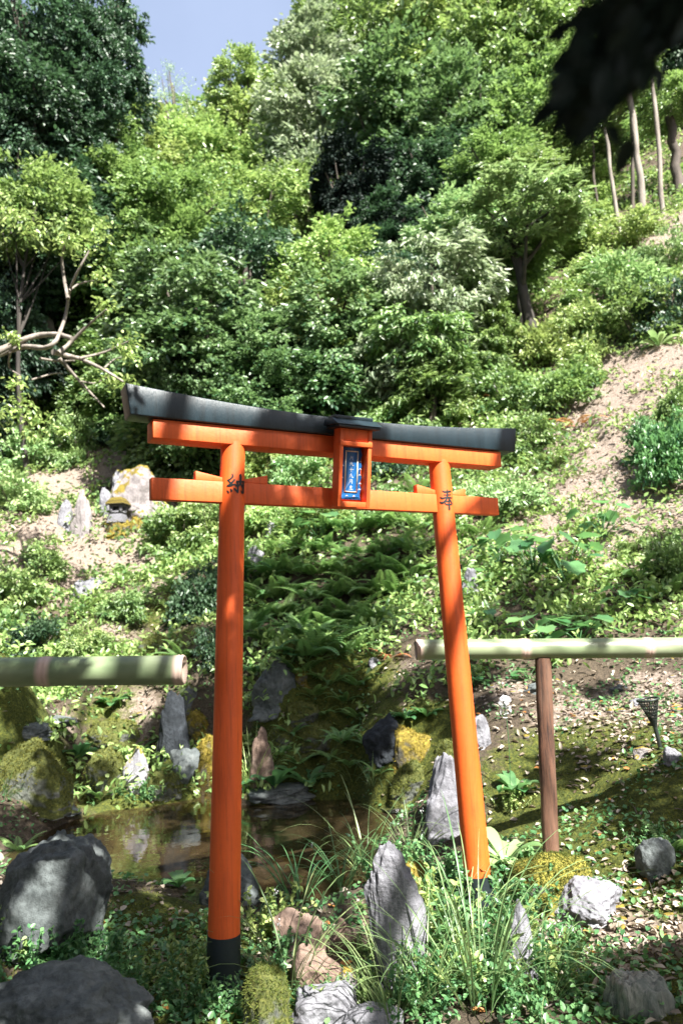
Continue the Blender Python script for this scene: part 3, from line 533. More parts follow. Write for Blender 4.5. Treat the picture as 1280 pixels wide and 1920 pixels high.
RK = [ # px, py(bottom), w, h, material, label, extras
 (150,1012,58,98,'rock_pink','tall pointed pale standing stone left of the small stone lantern',dict(pointed=.45,depth=.5,facets=8)),
 (117,988,34,56,'rock_pale','short pale stone leaning against the left side of the pointed standing stone',dict(pointed=.3)),
 (200,972,36,62,'rock_pale','narrow bluish stone slab directly left of the stone lantern',dict(pointed=.15,depth=.5,tilt=-.1)),
 (262,966,130,96,'rock_pink','broad sunlit pinkish boulder behind the stone lantern',dict(facets=14,Yd=12.35)),
 (222,915,44,36,'rock_pale_moss','rounded pale stone on top of the group, above the lantern roof',dict(Yd=12.5)),
 (292,1002,68,84,'rock_pink','bluish slab leaning at the right end of the lantern rocks',dict(pointed=.4,tilt=-.2)),
 (212,1008,60,42,'gold_rock','orange mossy boulder under the stone lantern',dict(fz='gold_moss')),
 (253,1000,32,32,'gold_rock','small mossy boulder right of the one under the lantern',dict(fz='gold_moss')),
 (165,1122,64,40,'rock_pale','blue grey boulder in the dry slope below the lantern rocks',dict()),
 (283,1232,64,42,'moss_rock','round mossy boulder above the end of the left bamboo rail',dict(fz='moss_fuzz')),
 (512,1004,30,26,'rock_pale','small bluish rock in the leaves right of the left pillar, under the tie beam',dict()),
 (478,1058,32,36,'rock_pale','pale rock at the upper left edge of the ferns by the left pillar',dict()),
 (882,1130,46,66,'rock_pale','upright pale rock just right of the right pillar, above the rail',dict(pointed=.2)),
 (325,1418,70,114,'rock_dark','black pointed standing stone between the left rail and the pond',dict(pointed=.3,depth=.5)),
 (350,1335,46,52,'rock_grey_moss','grey stone peeking out behind the black standing stone',dict()),
 (376,1378,54,44,'gold_rock','yellow mossy stone right of the black standing stone',dict(fz='gold_moss')),
 (252,1486,46,80,'rock_pale_moss','upright white stone at the water edge',dict(pointed=.12,depth=.6)),
 (338,1466,64,56,'rock_grey','squared grey stone at the foot of the black standing stone',dict(cut=(.45,.7))),
 (388,1496,70,108,'gold_rock','tall golden moss boulder half hidden by the left pillar',dict(fz='gold_moss')),
 (50,1512,150,112,'moss_rock','wide mossy boulder at the left end of the pond bank',dict(fz='moss_fuzz')),
 (112,1514,70,48,'rock_grey','grey rock face below the mossy boulder at the water on the left',dict(Yd=5.85)),
 (180,1500,90,88,'moss_rock','mossy boulder under the hanging fern left of the white stone',dict(fz='moss_fuzz')),
 (300,1500,70,50,'moss_rock','low mossy stone between the white stone and the golden boulder',dict(fz='moss_fuzz')),
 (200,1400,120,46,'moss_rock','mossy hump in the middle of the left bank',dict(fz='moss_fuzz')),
 (50,1382,92,24,'rock_grey','flat grey stepping stone farther up the left bank',dict(facets=16)),
 (26,1428,88,26,'rock_pale','flat pale stone at the left edge of the bank',dict(facets=16)),
 (100,1360,70,16,'rock_grey','thin flat stone above the stepping stone on the left bank',dict(facets=16)),
 (492,1478,50,106,'rock_brown','tan upright stone behind the iris blades right of the left pillar',dict(pointed=.2,depth=.5)),
 (510,1332,88,96,'rock_grey','dark blue grey standing boulder right of the left pillar',dict(pointed=.08)),
 (568,1284,30,30,'gold_rock','small rock with a moss cap right of the blue grey boulder',dict(fz='gold_moss')),
 (555,1360,90,44,'moss_rock','mossy stone at the foot of the blue grey boulder',dict(fz='moss_fuzz')),
 (585,1405,120,60,'moss_rock','long shaded mossy boulder above the pond in the middle',dict(fz='moss_fuzz')),
 (530,1400,60,40,'moss_rock','small mossy stone left of the long shaded boulder',dict(fz='moss_fuzz')),
 (520,1502,150,26,'rock_grey','low grey kerb stone along the far edge of the pond',dict(facets=14)),
 (722,1420,78,74,'rock_dark','dark angular rock left of the yellow moss ball',dict(cut=(.45,.7))),
 (775,1446,78,78,'gold_rock','round yellow moss covered boulder beside the right pillar',dict(fz='gold_moss')),
 (765,1506,96,70,'moss_rock','shaded mossy stone under the yellow moss boulder',dict(fz='moss_fuzz')),
 (860,1455,90,60,'moss_rock','mossy stone behind the middle of the right pillar',dict(fz='moss_fuzz')),
 (848,1568,108,140,'rock_pale','white quartz like rock behind the lower right pillar',dict(pointed=.35,facets=12)),
 (74,1800,215,196,'rock_grey','big rounded grey boulder at the left edge in front of the pond',dict(pointed=.16,facets=7,sink=.2,sub=6,tilt=.25)),
 (112,1975,300,120,'rock_grey','large flat grey boulder in the bottom left corner',dict(facets=9,sub=6,Yd=2.4)),
 (428,1700,116,86,'rock_grey','pointed grey rock behind the foot of the left pillar',dict(pointed=.55,facets=7)),
 (752,1862,106,244,'rock_pale','tall fissured grey rock in the middle of the foreground plants',dict(pointed=.05,depth=.5,tilt=-.1,cut=(.6,.9),sub=6)),
 (778,1690,52,62,'gold_rock','small moss capped rock against the tall fissured rock',dict(fz='gold_moss')),
 (985,1848,54,136,'rock_pale','narrow bluish stone standing among the foreground grass on the right',dict(pointed=.4,depth=.6)),
 (1128,1726,152,60,'rock_pale','pale blue rock at the edge of the mossy mound',dict(facets=9,sub=6)),
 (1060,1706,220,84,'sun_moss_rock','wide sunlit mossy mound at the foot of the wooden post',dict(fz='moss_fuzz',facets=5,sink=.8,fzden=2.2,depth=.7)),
 (1238,1650,66,66,'rock_grey','dark grey rock at the right end of the mossy mound',dict()),
 (588,1868,116,70,'rock_brown','reddish spillway stone beside the moss mound',dict(cut=(.4,.65))),
 (560,1800,100,66,'rock_brown','brown shaded spillway stone below the pond edge',dict(cut=(.4,.65))),
 (640,1812,56,76,'rock_brown','upright brown spillway stone left of the tall fissured rock',dict(cut=(.4,.65))),
 (652,1876,44,50,'rock_pink','small pink white spillway stone',dict()),
 (606,1936,120,66,'rock_pale','pale blue white stone at the bottom of the frame in the spillway',dict(cut=(.45,.7))),
 (700,1950,110,46,'rock_pale','flat pale slab at the bottom below the tall fissured rock',dict(facets=14)),
 (505,1975,140,124,'moss_rock','round dark mossy mound at the foot of the left pillar',dict(fz='moss_fuzz',facets=5,fzden=1.5)),
 (1208,1424,48,22,'rock_pink','low pinkish stone by the black mesh stake',dict()),
 (1264,1430,36,26,'rock_pale','pale stone at the right edge behind the black mesh stake',dict()),
 (1010,1300,56,18,'rock_grey','flat grey stone in the leaf litter below the rail',dict(facets=14)),
 (1165,1298,40,14,'rock_grey','flat oval stone in the leaf litter below the right end of the rail',dict(facets=14)),
 (1195,1322,26,12,'rock_pale','thin pale stone chip in the leaf litter',dict()),
 (905,1405,34,60,'rock_pale','small white stone to the right of the right pillar',dict()),
 (700,1250,22,16,'rock_pale','little pale pebble at the foot of the fern bank',dict()),
]
for q, (px, py, w_, h_, mt, lb, ex) in enumerate(RK): rock(px, py, w_, h_, mt, lb, 100+q*7, **ex)

# ------------------------------------------------------------------ stone lantern
LP = cast(222, 975); LP[1] -= .25; LP = atY(222, 972, LP[1]); LS = LP[1]/F_PX
lan = empty('stone_lantern', LP, -.15, LS*1., 'small stone lantern with a moss topped roof and dark square windows among pale rocks', 'stone lantern')
def frus(mb, w0, w1, z0, z1): mb.add([(sx*w/2, sy*w/2, z) for z, w in ((z0, w0), (z1, w1)) for sx, sy in ((-1,-1),(1,-1),(1,1),(-1,1))], [(3,2,1,0),(4,5,6,7),(0,1,5,4),(1,2,6,5),(2,3,7,6),(3,0,4,7)])
p = MB(); frus(p, 34, 22, -10, 9); bev(p.build('base', M['rock_pale'], lan), 1)
p = MB()
for a in (-1, 1):
    for b in (-1, 1): p.add([(a*9.5+x*3, b*9.5+y*3, z) for z in (9, 25) for x, y in ((-1,-1),(1,-1),(1,1),(-1,1))], [(3,2,1,0),(4,5,6,7),(0,1,5,4),(1,2,6,5),(2,3,7,6),(3,0,4,7)])
for z0, z1 in ((9, 13), (22, 25.2)): p.add([(x*12.3, y*12.3, z) for z in (z0, z1) for x, y in ((-1,-1),(1,-1),(1,1),(-1,1))], [(3,2,1,0),(4,5,6,7),(0,1,5,4),(1,2,6,5),(2,3,7,6),(3,0,4,7)])
p.build('fire_box', M['rock_pale'], lan)
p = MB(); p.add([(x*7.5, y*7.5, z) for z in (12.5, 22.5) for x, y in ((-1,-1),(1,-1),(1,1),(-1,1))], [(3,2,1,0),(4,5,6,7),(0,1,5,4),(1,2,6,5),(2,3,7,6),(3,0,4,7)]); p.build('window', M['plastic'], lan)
p = MB(); frus(p, 38, 34, 25.5, 31); frus(p, 33, 20, 31.2, 40); bev(p.build('roof', M['gold_rock'], lan), 1.5)

# ------------------------------------------------------------------ mesh funnel stake
fp = cast(1238, 1405); s_ = fp[1]/F_PX; fn = empty('garden_stake', fp, 0, 1, 'black mesh funnel on a stake in the leaf litter at the right', 'garden stake')
p = MB(); top = np.array([-14, 0, 88.])*s_; ax_ = nz(top); _, u_, v_ = frame(ax_); L_ = np.linalg.norm(top)
nr, na = 10, 22
def fr_(t): return (2.5+15.5*t**1.05)*s_
for q in range(nr+1):
    t = q/nr; c = ax_*(L_*(.42+.58*t)); a = np.linspace(0, 2*np.pi, 23)
    tube(p, [c+(u_*math.cos(x)+v_*math.sin(x))*fr_(t) for x in a], .6*s_, 4, False)
for k in range(na):
    for sg in (-1, 1): tube(p, [ax_*(L_*(.42+.58*t))+(u_*math.cos(x)+v_*math.sin(x))*fr_(t) for t in np.linspace(0, 1, 8) for x in [k*2*np.pi/na+sg*t*.9]], .6*s_, 4, False)
p.build('mesh_funnel', M['plastic'], fn)
p = MB(); c = top; tube(p, [c+(u_*math.cos(x)+v_*math.sin(x))*fr_(1)*1.05 for x in np.linspace(0, 2*np.pi, 33)], 2.*s_, 8, False); p.build('rim', M['plastic'], fn)
p = MB(); tube(p, [ax_*L_*t for t in (-.3, .1, .44)], [1.5*s_, 4*s_, 4*s_], 8); p.build('spike', M['plastic'], fn)

# ------------------------------------------------------------------ stump bottom right
sp_ = atY(1180, 1935, 2.5); V, F = rock_verts(5, 5, 4, .05, .15); a = np.arctan2(V[:, 1], V[:, 0]); V = V*[.125, .11, .15]
V[:, :2] *= (1+.10*np.abs(fbm(np.cos(a)*4, np.sin(a)*4, V[:, 2]*1.5, 3, 9)))[:, None]; V[:, 2] = np.clip(V[:, 2], -.15, .1+.015*fbm(V[:, 0]*50, V[:, 1]*50, 0, 3))
V[:, 2] += .06; b = MB(); b.add(V, F); o = b.build('tree_stump', M['stump'], smooth=True); o.location = sp_; tag(o, 'old weathered tree stump in the shade of the bottom right corner', 'stump')

# ------------------------------------------------------------------ small plants
def blade(mb, p0, d, L, W, curl=.5, n=7, fold=.25, prof=None, tint=0., side=None):
    """one long leaf: strip with midrib, leaves p0 along d and bends down by curl"""
    d = nz(np.asarray(d, float)); hz = np.array([d[0], d[1], 0]); hz = nz(hz) if np.linalg.norm(hz) > 1e-3 else np.array([1., 0, 0])
    S = np.array([-hz[1], hz[0], 0]); a = math.atan2(d[2], math.hypot(d[0], d[1])); P = np.array(p0, float); V = []
    for k in range(n+1):
        t = k/n; wv = W*(prof(t) if prof else math.sin(min(t*6, 1.57))*(1-t**3)); up = np.array([-hz[0]*math.sin(a), -hz[1]*math.sin(a), math.cos(a)])
        V += [P-S*wv/2+up*wv*fold, P, P+S*wv/2+up*wv*fold]
        P = P+(hz*math.cos(a)+TZ*math.sin(a))*L/n; a -= curl/n*(.4+1.2*t)
    F = [(k*3+e, k*3+e+1, k*3+4+e, k*3+3+e) for k in range(n) for e in (0, 1)]
    mb.add(V, F, tint)
broad = lambda t: max(.12, math.sin(math.pi*min(1, t*.86+.02)**1.35))*(1 if t < .999 else .05)
def m_rosette(n, L, W, up=1.0, curl=1.1):
    mb = MB()
    for k in range(n):
        a = k*2.4+rng.normal()*.2; u = up*rng.uniform(.5, 1.3); blade(mb, (0, 0, 0), (math.cos(a), math.sin(a), u), L*rng.uniform(.7, 1.1), W*rng.uniform(.8, 1.1), curl*rng.uniform(.7, 1.3), 9, .18, broad, rng.random())
    return mb
def m_grass(n, L, W, spread=.05, up=2.2, curl=1.6):
    mb = MB()
    for k in range(n):
        a = rng.uniform(0, 6.28); r = spread*rng.random()**.5; blade(mb, (r*math.cos(a), r*math.sin(a), 0), (math.cos(a+rng.normal()*.5), math.sin(a+rng.normal()*.5), up*rng.uniform(.6, 1.8)), L*rng.uniform(.45, 1.15), W*rng.uniform(.6, 1.2), curl*rng.uniform(.3, 1.5), 9, .2, None, rng.random())
    return mb
def frond(mb, p0, d, L, W, curl, tint, npin=17):
    d = nz(np.asarray(d, float)); hz = nz(np.array([d[0], d[1], 0])); S = np.array([-hz[1], hz[0], 0]); a = math.atan2(d[2], math.hypot(d[0], d[1])); P = np.array(p0, float); pts = [P.copy()]
    Ps, Ds, Ns, Ls = [], [], [], []
    n = npin+3
    for k in range(n):
        t = k/n; f = hz*math.cos(a)+TZ*math.sin(a); up = -hz*math.sin(a)+TZ*math.cos(a); P = P+f*L/n; a -= curl/n*(.4+1.2*t); pts.append(P.copy())
        if k >= 3:
            u = (k-2)/(n-2); ln = W*.5*min(1, .55+u*2.2)*(1-u**1.7)+.004
            for sg in (-1, 1): Ps.append(P+f*sg*.0); Ds.append(S*sg+f*.38-up*.12); Ns.append(up); Ls.append(ln)
    tube(mb, pts, np.linspace(.0032, .001, len(pts))*L/.5, 4, False, tint)
    Ls = np.array(Ls); leaves(mb, np.array(Ps), np.array(Ds), np.array(Ns), Ls, L/n*.92, .15, .12, np.full(len(Ps), tint), 2)
def m_fern(n, L, W, up=1.1):
    mb = MB()
    for k in range(n):
        a = k*2.4+rng.normal()*.3; frond(mb, (0, 0, 0), (math.cos(a), math.sin(a), up*rng.uniform(.6, 1.5)), L*rng.uniform(.65, 1.1), W*rng.uniform(.8, 1.1), rng.uniform(.8, 1.7), rng.random())
    return mb
def m_bigleaf(n, L, h):
    mb = MB()
    for k in range(n):
        a = k*2.4+rng.normal()*.3; r = rng.uniform(.3, 1)*L*1.3; top = np.array([math.cos(a)*r, math.sin(a)*r, h*rng.uniform(.5, 1.1)])
        tube(mb, curve((0, 0, 0), top, (0, 0, h*.12), 5), [.006, .005, .004, .0035, .003], 5, False, .3)
        d = nz(np.array([math.cos(a), math.sin(a), -.25+rng.normal()*.2])); _u = nz(np.cross(TZ+rdir(1)[0]*.3, d)); nn = np.cross(d, _u); R = L*rng.uniform(.6, 1.1); th = np.linspace(0, 2*np.pi, 25)[:-1]
        rr = R*.5*(1+.12*np.cos(th*8))*(1-.45*np.exp(-((np.abs(th-np.pi))/.35)**2)); V = [top]+[top+d*(np.cos(x)*q+R*.25)+_u*np.sin(x)*q*.9+nn*(abs(math.sin(x))*.12*q-.25*q*max(0, math.cos(x))) for x, q in zip(th, rr)]
        mb.add(V, [(0, 1+i_, 1+(i_+1) % 24) for i_ in range(24)], rng.random())
    return mb
def m_herb(n, h, lf, sp=.1):
    mb = MB()
    for k in range(n):
        a = rng.uniform(0, 6.28); r = rng.uniform(0, sp); b0 = np.array([math.cos(a)*r, math.sin(a)*r, 0]); t1 = b0+np.array([math.cos(a)*r*.9+rng.normal()*.02, math.sin(a)*r*.9+rng.normal()*.02, h*rng.uniform(.4, 1.1)]); c = curve(b0, t1, rng.normal(size=3)*.01, 6)
        tube(mb, c, .0012, 4, False, .4); P = np.repeat(c[1:], 4, 0)+rng.normal(size=(20, 3))*.004; D = rdir(20, .2); leaves(mb, P, D, rdir(20, 1.6), lf*rng.uniform(.6, 1.2, 20), lf*.6, .3)
    return mb
def m_flower(h, head=.035):
    st = MB(); c = curve((0, 0, 0), (.01, 0, h), (.012, 0, 0), 8); tube(st, c, .0022, 6, False, .5)
    fl = MB()
    for top, R, n in ((c[-1], head, 22), (c[-1]-[0, 0, .055], head*.8, 7)):
        for k in range(n):
            d = rdir(1, .4)[0]; q = top+d*R*rng.uniform(.7, 1.05); tube(st, [top-[0, 0, .02], q], .0008, 3, False, .6); _, u_, v_ = frame(d)
            A = np.arange(5)*1.2566; leaves(fl, np.repeat(q[None], 5, 0), np.cos(A)[:, None]*u_+np.sin(A)[:, None]*v_+d*.15, np.repeat(d[None], 5, 0), .017, .014, .05, .05)
    return st, fl
PROTO = {}
def plant(kind, name, px, py, rz, sc, label, cat, group, mat, Yd=None, part='foliage', proto=None, dz=0):
    p = cast(px, py) if Yd is None else atY(px, py, Yd); p = p+[0, 0, dz]; key = (kind, mat)
    if key not in PROTO:
        mb = proto(); e = empty(name, p, rz, sc, label, cat, group); mb.build(part, M[mat], e); PROTO[key] = e; return e
    return copy_thing(PROTO[key], p, rz, sc, label, group)
def ms(px, py, w): return cast(px, py)[1]/F_PX*w
FG = 'ferns covering the shaded bank behind the gate'
ORD = ['first','second','third','fourth','fifth','sixth','seventh','eighth','ninth','tenth','eleventh','twelfth']
for row, (py, xa, xb, n_) in enumerate(((1000,480,800,9),(1042,465,800,10),(1085,460,790,11),(1125,455,760,11),(1165,460,730,10),(1200,460,700,9),(1235,560,670,4))):
    for q in range(n_):
        x = xa+(xb-xa)*(q+.5+rng.uniform(-.28, .28))/n_
        plant('fern%d' % ((q+row) % 3), 'fern', x, py+rng.uniform(-10, 10), rng.uniform(0, 6.28), rng.uniform(.7, 1.15), '%s fern from the left in the %s row of the fern bank' % (ORD[q], ('top','second','third','fourth','fifth','sixth','bottom')[row]), 'fern', FG, 'fern', proto=lambda: m_fern(10, .55, .2))
for px, py, sc, lb in ((345,1240,.8,'fern under the end of the left bamboo rail'),(612,1462,.45,'small fern at the water edge left of the drooping grass'),(655,1440,.5,'fern on the shaded bank above the drooping grass'),(560,1435,.45,'fern on the bank above the dark rosettes'),(708,1455,.45,'fern at the foot of the dark angular rock'),(530,1415,.4,'small fern between the rosettes and the blue grey boulder'),(640,1395,.5,'fern in the middle of the shaded bank behind the pond'),(670,1350,.5,'fern higher on the shaded bank behind the pond'),(600,1345,.45,'fern above the mossy stones behind the pond'),(480,1268,.7,'fern just above the blue grey boulder, by the left pillar'),(560,1268,.7,'fern right behind the blue grey boulder'),(620,1285,.6,'fern on the bank right of the blue grey boulder'),(590,1310,.55,'fern below the one right of the blue grey boulder'),(645,1320,.5,'fern in the middle of the bank above the yellow moss boulder'),(545,1380,.45,'fern left of the mossy boulder behind the pond'),(620,1425,.45,'fern in front of the shaded mossy boulder behind the pond'),(690,1400,.45,'fern just left of the dark angular rock'),(575,1400,.4,'tiny fern on the shaded mossy boulder'),(670,1290,.5,'fern beside the litter patch on the bank'),(120,1460,.4,'small fern above the grey rock face on the left bank'),(280,1440,.4,'small fern just left of the black standing stone foot'),(340,1110,.9,'dark fern on the slope left of the left pillar'),(388,1130,.8,'fern touching the left edge of the left pillar'),(300,1290,.5,'little fern beside the black standing stone'),(190,1500,.55,'fern hanging over the mossy boulder beside the white stone'),(150,1480,.45,'fern left of the one hanging beside the white stone'),
                      (35,1600,.5,'yellow green fern rising behind the big grey boulder on the left'),(1262,1600,.5,'fern at the right edge beside the mossy mound'),(1200,1090,.8,'fern above the right end of the bamboo rail'),(1255,1120,.8,'fern at the right edge above the bamboo rail'),(640,740,1.6,'pale fern on the dark slope just above the gate plaque'),(890,750,1.3,'fern above the right half of the black lintel'),(60,1200,.9,'fern above the left bamboo rail'),(900,1010,1,'pale fern right of the right pillar below the tie beam'),(780,930,1.2,'fern seen between plaque and right pillar above the tie beam')):
    plant('fern%d' % (int(px) % 3), 'fern', px, py, px*1., sc*(.8 if py > 1400 else 1), lb, 'fern', 'single ferns around the garden', 'fern')
for px, py, sc, lb in ((905,760,1.0,'rust coloured dead fern above the black lintel'),(1080,800,1.0,'orange brown fern on the bank right of the gate'),(1040,810,.8,'small rusty fern left of the orange brown one'),(735,1235,.5,'dry brown fern tuft at the foot of the fern bank')):
    plant('dfern', 'dead_fern', px, py, px*1., sc, lb, 'dead fern', 'withered ferns', 'dead_fern', proto=lambda: m_fern(6, .6, .16, .8))
for px, py, w, lb, mt in ((147,1425,100,'dark green broad leaved plant in the middle of the left bank','leaf_fresh'),(248,1425,95,'broad leaved rosette above the white stone','leaf_fresh'),(212,1325,70,'broad leaved rosette under the left bamboo rail','leaf_fresh'),(515,1478,125,'dark leafy rosette by the water right of the irises','leaf_fresh'),(575,1475,110,'second dark rosette by the water','leaf_fresh'),
                          (460,1400,90,'tall light green leaves touching the right edge of the left pillar','leaf_bright'),(968,1490,100,'leaf rosette at the foot of the white flower','leaf_fresh'),(335,1665,75,'single rosette on the near pond edge','leaf_fresh'),(945,1620,130,'pale sunlit broad leaved clump right of the right pillar foot','leaf_pale'),(10,1440,90,'leaf rosette at the left edge of the bank','leaf_fresh'),
                          (1235,650,70,'large leaved plant high on the bare bank','leaf_pale'),(800,1345,60,'light leaves beside the dark angular rock','leaf_fresh'),(760,1350,60,'leaves left of the yellow moss boulder','leaf_fresh')):
    plant('ros', 'broad_leaved_plant', px, py, px*.7, ms(px, py, w)/.5, lb, 'plant', 'broad leaved rosettes', mt, proto=lambda: m_rosette(13, .3, .1))
for px, py, w, h, lb in ((1000,1085,150,1,'large leaved plant on the bank above the middle of the right rail'),(1060,1100,150,1,'tall plant with big round leaves above the right rail'),(935,1060,110,1,'big leaved plant just right of the right pillar'),(1020,1205,150,.6,'low large leaved plant touching the rail above the post'),(1085,1210,150,.6,'low large leaved plant right of the post'),(1180,1150,110,.8,'big leaved plant on the bank near the right edge'),
                         (600,1020,120,.8,'big leaved plant at the top of the fern bank'),(470,1100,100,.8,'big round leaves beside the left pillar'),(900,1180,90,.7,'leafy plant between the right pillar and the upright pale rock'),(885,1290,70,.6,'big leaf behind the right pillar below the rail'),(990,1275,90,.4,'low leaves below the rail left of the post'),(560,1240,90,.5,'big leaves above the blue grey boulder'),(1130,1010,120,.9,'broad leaved plant high above the right rail'),(880,1120,100,.8,'green leafy plant in front of the upright pale rock')):
    plant('big', 'large_leaved_plant', px, py, px*.7, tuple(np.array([1, 1, h])*ms(px, py, w)/.62), lb, 'plant', 'large leaved plants on the bank', 'leaf_fresh', proto=lambda: m_bigleaf(11, .2, .34))
for px, py, L, lb, mt, k in ((905,1890,350,'big sunlit sedge tuft with long arching blades in the right foreground','grass',0),(880,1770,230,'grass blades around the foot of the right pillar','grass',1),(690,1640,180,'grass tuft at the near pond edge left of the right pillar','grass',1),(640,1665,150,'shaded grass tuft at the near pond edge','leaf_fresh',1),(560,1690,200,'dark grass tuft behind the spillway','leaf_fresh',1),(770,1610,150,'fine grass with white flowers beside the white rock','grass',1),
                            (545,1860,270,'long arching grass over the spillway stones','grass',1),(660,1470,80,'yellow green drooping grass on the far pond edge','grass',1),(700,1475,80,'drooping grass right of the first on the far pond edge','grass',1),(475,1475,115,'upright iris blades right of the left pillar','leaf_bright',0),(1020,1880,200,'grass behind the sedge tuft at the bottom right','grass',1),(800,1880,230,'grass left of the sedge tuft','grass',1),(740,1920,230,'grass at the bottom in front of the tall fissured rock','grass',0),(1100,1410,50,'few grass blades near the mesh stake','grass',1),(480,1900,120,'grass on the mossy mound','leaf_fresh',1),
                            (10,1500,80,'grass blades at the left edge of the bank','leaf_fresh',1)):
    plant('gr%d' % k, 'grass_tuft', px, py, px*.9, ms(px, py, L)/.5, lb, 'grass tuft', 'grass tufts', mt, proto=(lambda: m_grass(52, .5, .0058, .06, 2.2, 1.3)) if k == 0 else (lambda: m_grass(34, .5, .0065, .06, 1.6, 1.9)))
LM = [('left pillar foot',420,1840),('right pillar foot',893,1650),('tall fissured rock',752,1760),('big sedge tuft',905,1800),('pale blue rock',1125,1680),('spillway stones',600,1830),('big grey boulder',80,1700),('bottom left boulder',120,1880),('narrow bluish stone',985,1790),('tree stump',1180,1870),('pond edge',330,1650),('white stone',252,1470),('mossy mound',466,1880)]
USED = set()
def herb_label(px, py):
    l = sorted(LM, key=lambda q: (q[1]-px)**2+(q[2]-py)**2)
    for a, x, y in l:
        for d in ((('left of' if px < x else 'right of'), ('behind' if py < y else 'in front of')) if abs(px-x) > abs(py-y) else (('behind' if py < y else 'in front of'), ('left of' if px < x else 'right of'))):
            for sz in ('small leaved green herb',):
                t = '%s just %s the %s' % (sz, d, a)
                if t not in USED: USED.add(t); return t
for q, (px, py, w) in enumerate(((800,1760,150),(850,1800,150),(950,1800,140),(1010,1830,140),(900,1700,120),(840,1680,110),(700,1800,80),(1050,1870,130),(980,1720,100),(500,1760,120),(510,1830,110),(800,1870,130),(880,1850,130),(960,1890,130),(620,1900,90),(370,1860,110),(60,1830,130),(130,1800,110),(20,1800,120),(200,1810,100),(1000,1660,90),(330,1850,110),(240,1870,110),(740,1650,110),(690,1900,110),(780,1920,120),(1080,1800,100),(420,1760,90),(1120,1680,60),(270,1500,60),(300,1490,60),(330,1900,100),(410,1905,100),(960,1520,60),(1220,1590,70))):
    plant('herb%d' % (q % 3), 'leafy_herb', px, py, q*1.3, ms(px, py, w)/.26, herb_label(px, py), 'herb', 'small leaved herbs in the foreground', 'leaf_fresh' if q % 3 else 'leaf_bright', proto=lambda: m_herb(26, .16, .024, .11))
def flower(px, py, h, head, label):
    p = cast(px, py); e = empty('flower', p, 0, 1, label, 'flower'); s, f = m_flower(p[1]/F_PX*h, head); s.build('stem', M['leaf_fresh'], e); f.build('blossom', M['petal'], e)
flower(955, 1495, 165, .042, 'tall white primrose flower between the right pillar and the wooden post')
for q, (px, py, h) in enumerate(((745,1600,70),(765,1600,62),(785,1610,80),(800,1620,55),(730,1600,50),(515,1780,90),(525,1800,60),(430,1640,60),(585,1640,50))):
    p = cast(px, py); e = empty('small_flower', p, 0, 1, '%s tiny white flower head from the left in the near plants' % ORD[sorted([745,765,785,800,730,515,525,430,585]).index(px)], 'flower', 'tiny white flowers'); m = p[1]/F_PX
    s = MB(); c = curve((0, 0, 0), (m*rng.normal()*10, 0, m*h), (m*4, 0, 0), 6); tube(s, c, .0012, 4, False, .5); s.build('stem', M['leaf_fresh'], e)
    f = MB(); leaves(f, c[-1]+rng.normal(size=(14, 3))*.006, rdir(14, .3), rdir(14, 1), .007, .006, .05, .05); f.build('blossom', M['petal'], e)
# ------------------------------------------------------------------ crowns, trees and shrubs
def crown_geom(seed, n_cl, per, leaf, cl_r, flat=.55, droop=.25, wd=.5, shape=0, dome=False, fill=.25):
    r = np.random.default_rng(seed); mb = MB()
    C = []; o_ = seed*13.7
    while len(C) < n_cl:
        d = nz(r.normal(size=(400, 3))); rad = np.where(r.random(400) < fill, r.random(400)**.5, r.uniform(.7, 1.08, 400)); rad = rad*(1+.32*fbm(d[:, 0]*1.7+o_, d[:, 1]*1.7, d[:, 2]*1.7, 3, seed)); P_ = d*rad[:, None]
        if dome: P_[:, 2] = np.abs(P_[:, 2])
        C += list(P_[fbm(P_[:, 0]*2.4+o_, P_[:, 1]*2.4, P_[:, 2]*3.2, 3, seed+5) > .06])
    C = C[:n_cl]
    C = np.array(C); k = np.repeat(np.arange(n_cl), per); n = len(k)
    off = r.normal(size=(n, 3))*cl_r*[1, 1, flat]; P = C[k]+off; out = nz(C[k]*[1, 1, .6]+off*1.2+1e-6)
    D = nz(out+.8*nz(r.normal(size=(n, 3)))+[0, 0, -droop]); N = nz(np.array([.25, -.4, .8])+out*.15+.95*nz(r.normal(size=(n, 3))))
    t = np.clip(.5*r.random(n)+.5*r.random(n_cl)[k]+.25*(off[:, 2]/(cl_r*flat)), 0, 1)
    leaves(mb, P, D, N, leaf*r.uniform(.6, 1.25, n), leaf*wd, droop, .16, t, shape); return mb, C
GE = {}
def geom(kind):
    if kind not in GE:
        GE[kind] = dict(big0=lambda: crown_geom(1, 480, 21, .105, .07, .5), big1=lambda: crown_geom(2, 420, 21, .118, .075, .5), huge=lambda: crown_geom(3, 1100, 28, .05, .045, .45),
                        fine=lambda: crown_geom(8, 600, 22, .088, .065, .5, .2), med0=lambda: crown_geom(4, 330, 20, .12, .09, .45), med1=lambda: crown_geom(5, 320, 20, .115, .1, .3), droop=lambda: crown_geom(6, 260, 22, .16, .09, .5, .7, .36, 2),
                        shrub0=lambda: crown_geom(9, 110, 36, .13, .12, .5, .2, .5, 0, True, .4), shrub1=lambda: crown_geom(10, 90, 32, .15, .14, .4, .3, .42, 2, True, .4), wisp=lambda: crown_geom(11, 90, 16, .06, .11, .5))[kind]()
    return GE[kind]
MC = {}
def crown_mesh(kind, mat):
    if (kind, mat) not in MC:
        base = [v for (k, m_), v in MC.items() if k == kind]
        if base: m = base[0].copy(); m.materials[0] = M[mat]
        else: m = geom(kind)[0].mesh('crown', M[mat])
        MC[(kind, mat)] = m
    return MC[(kind, mat)]
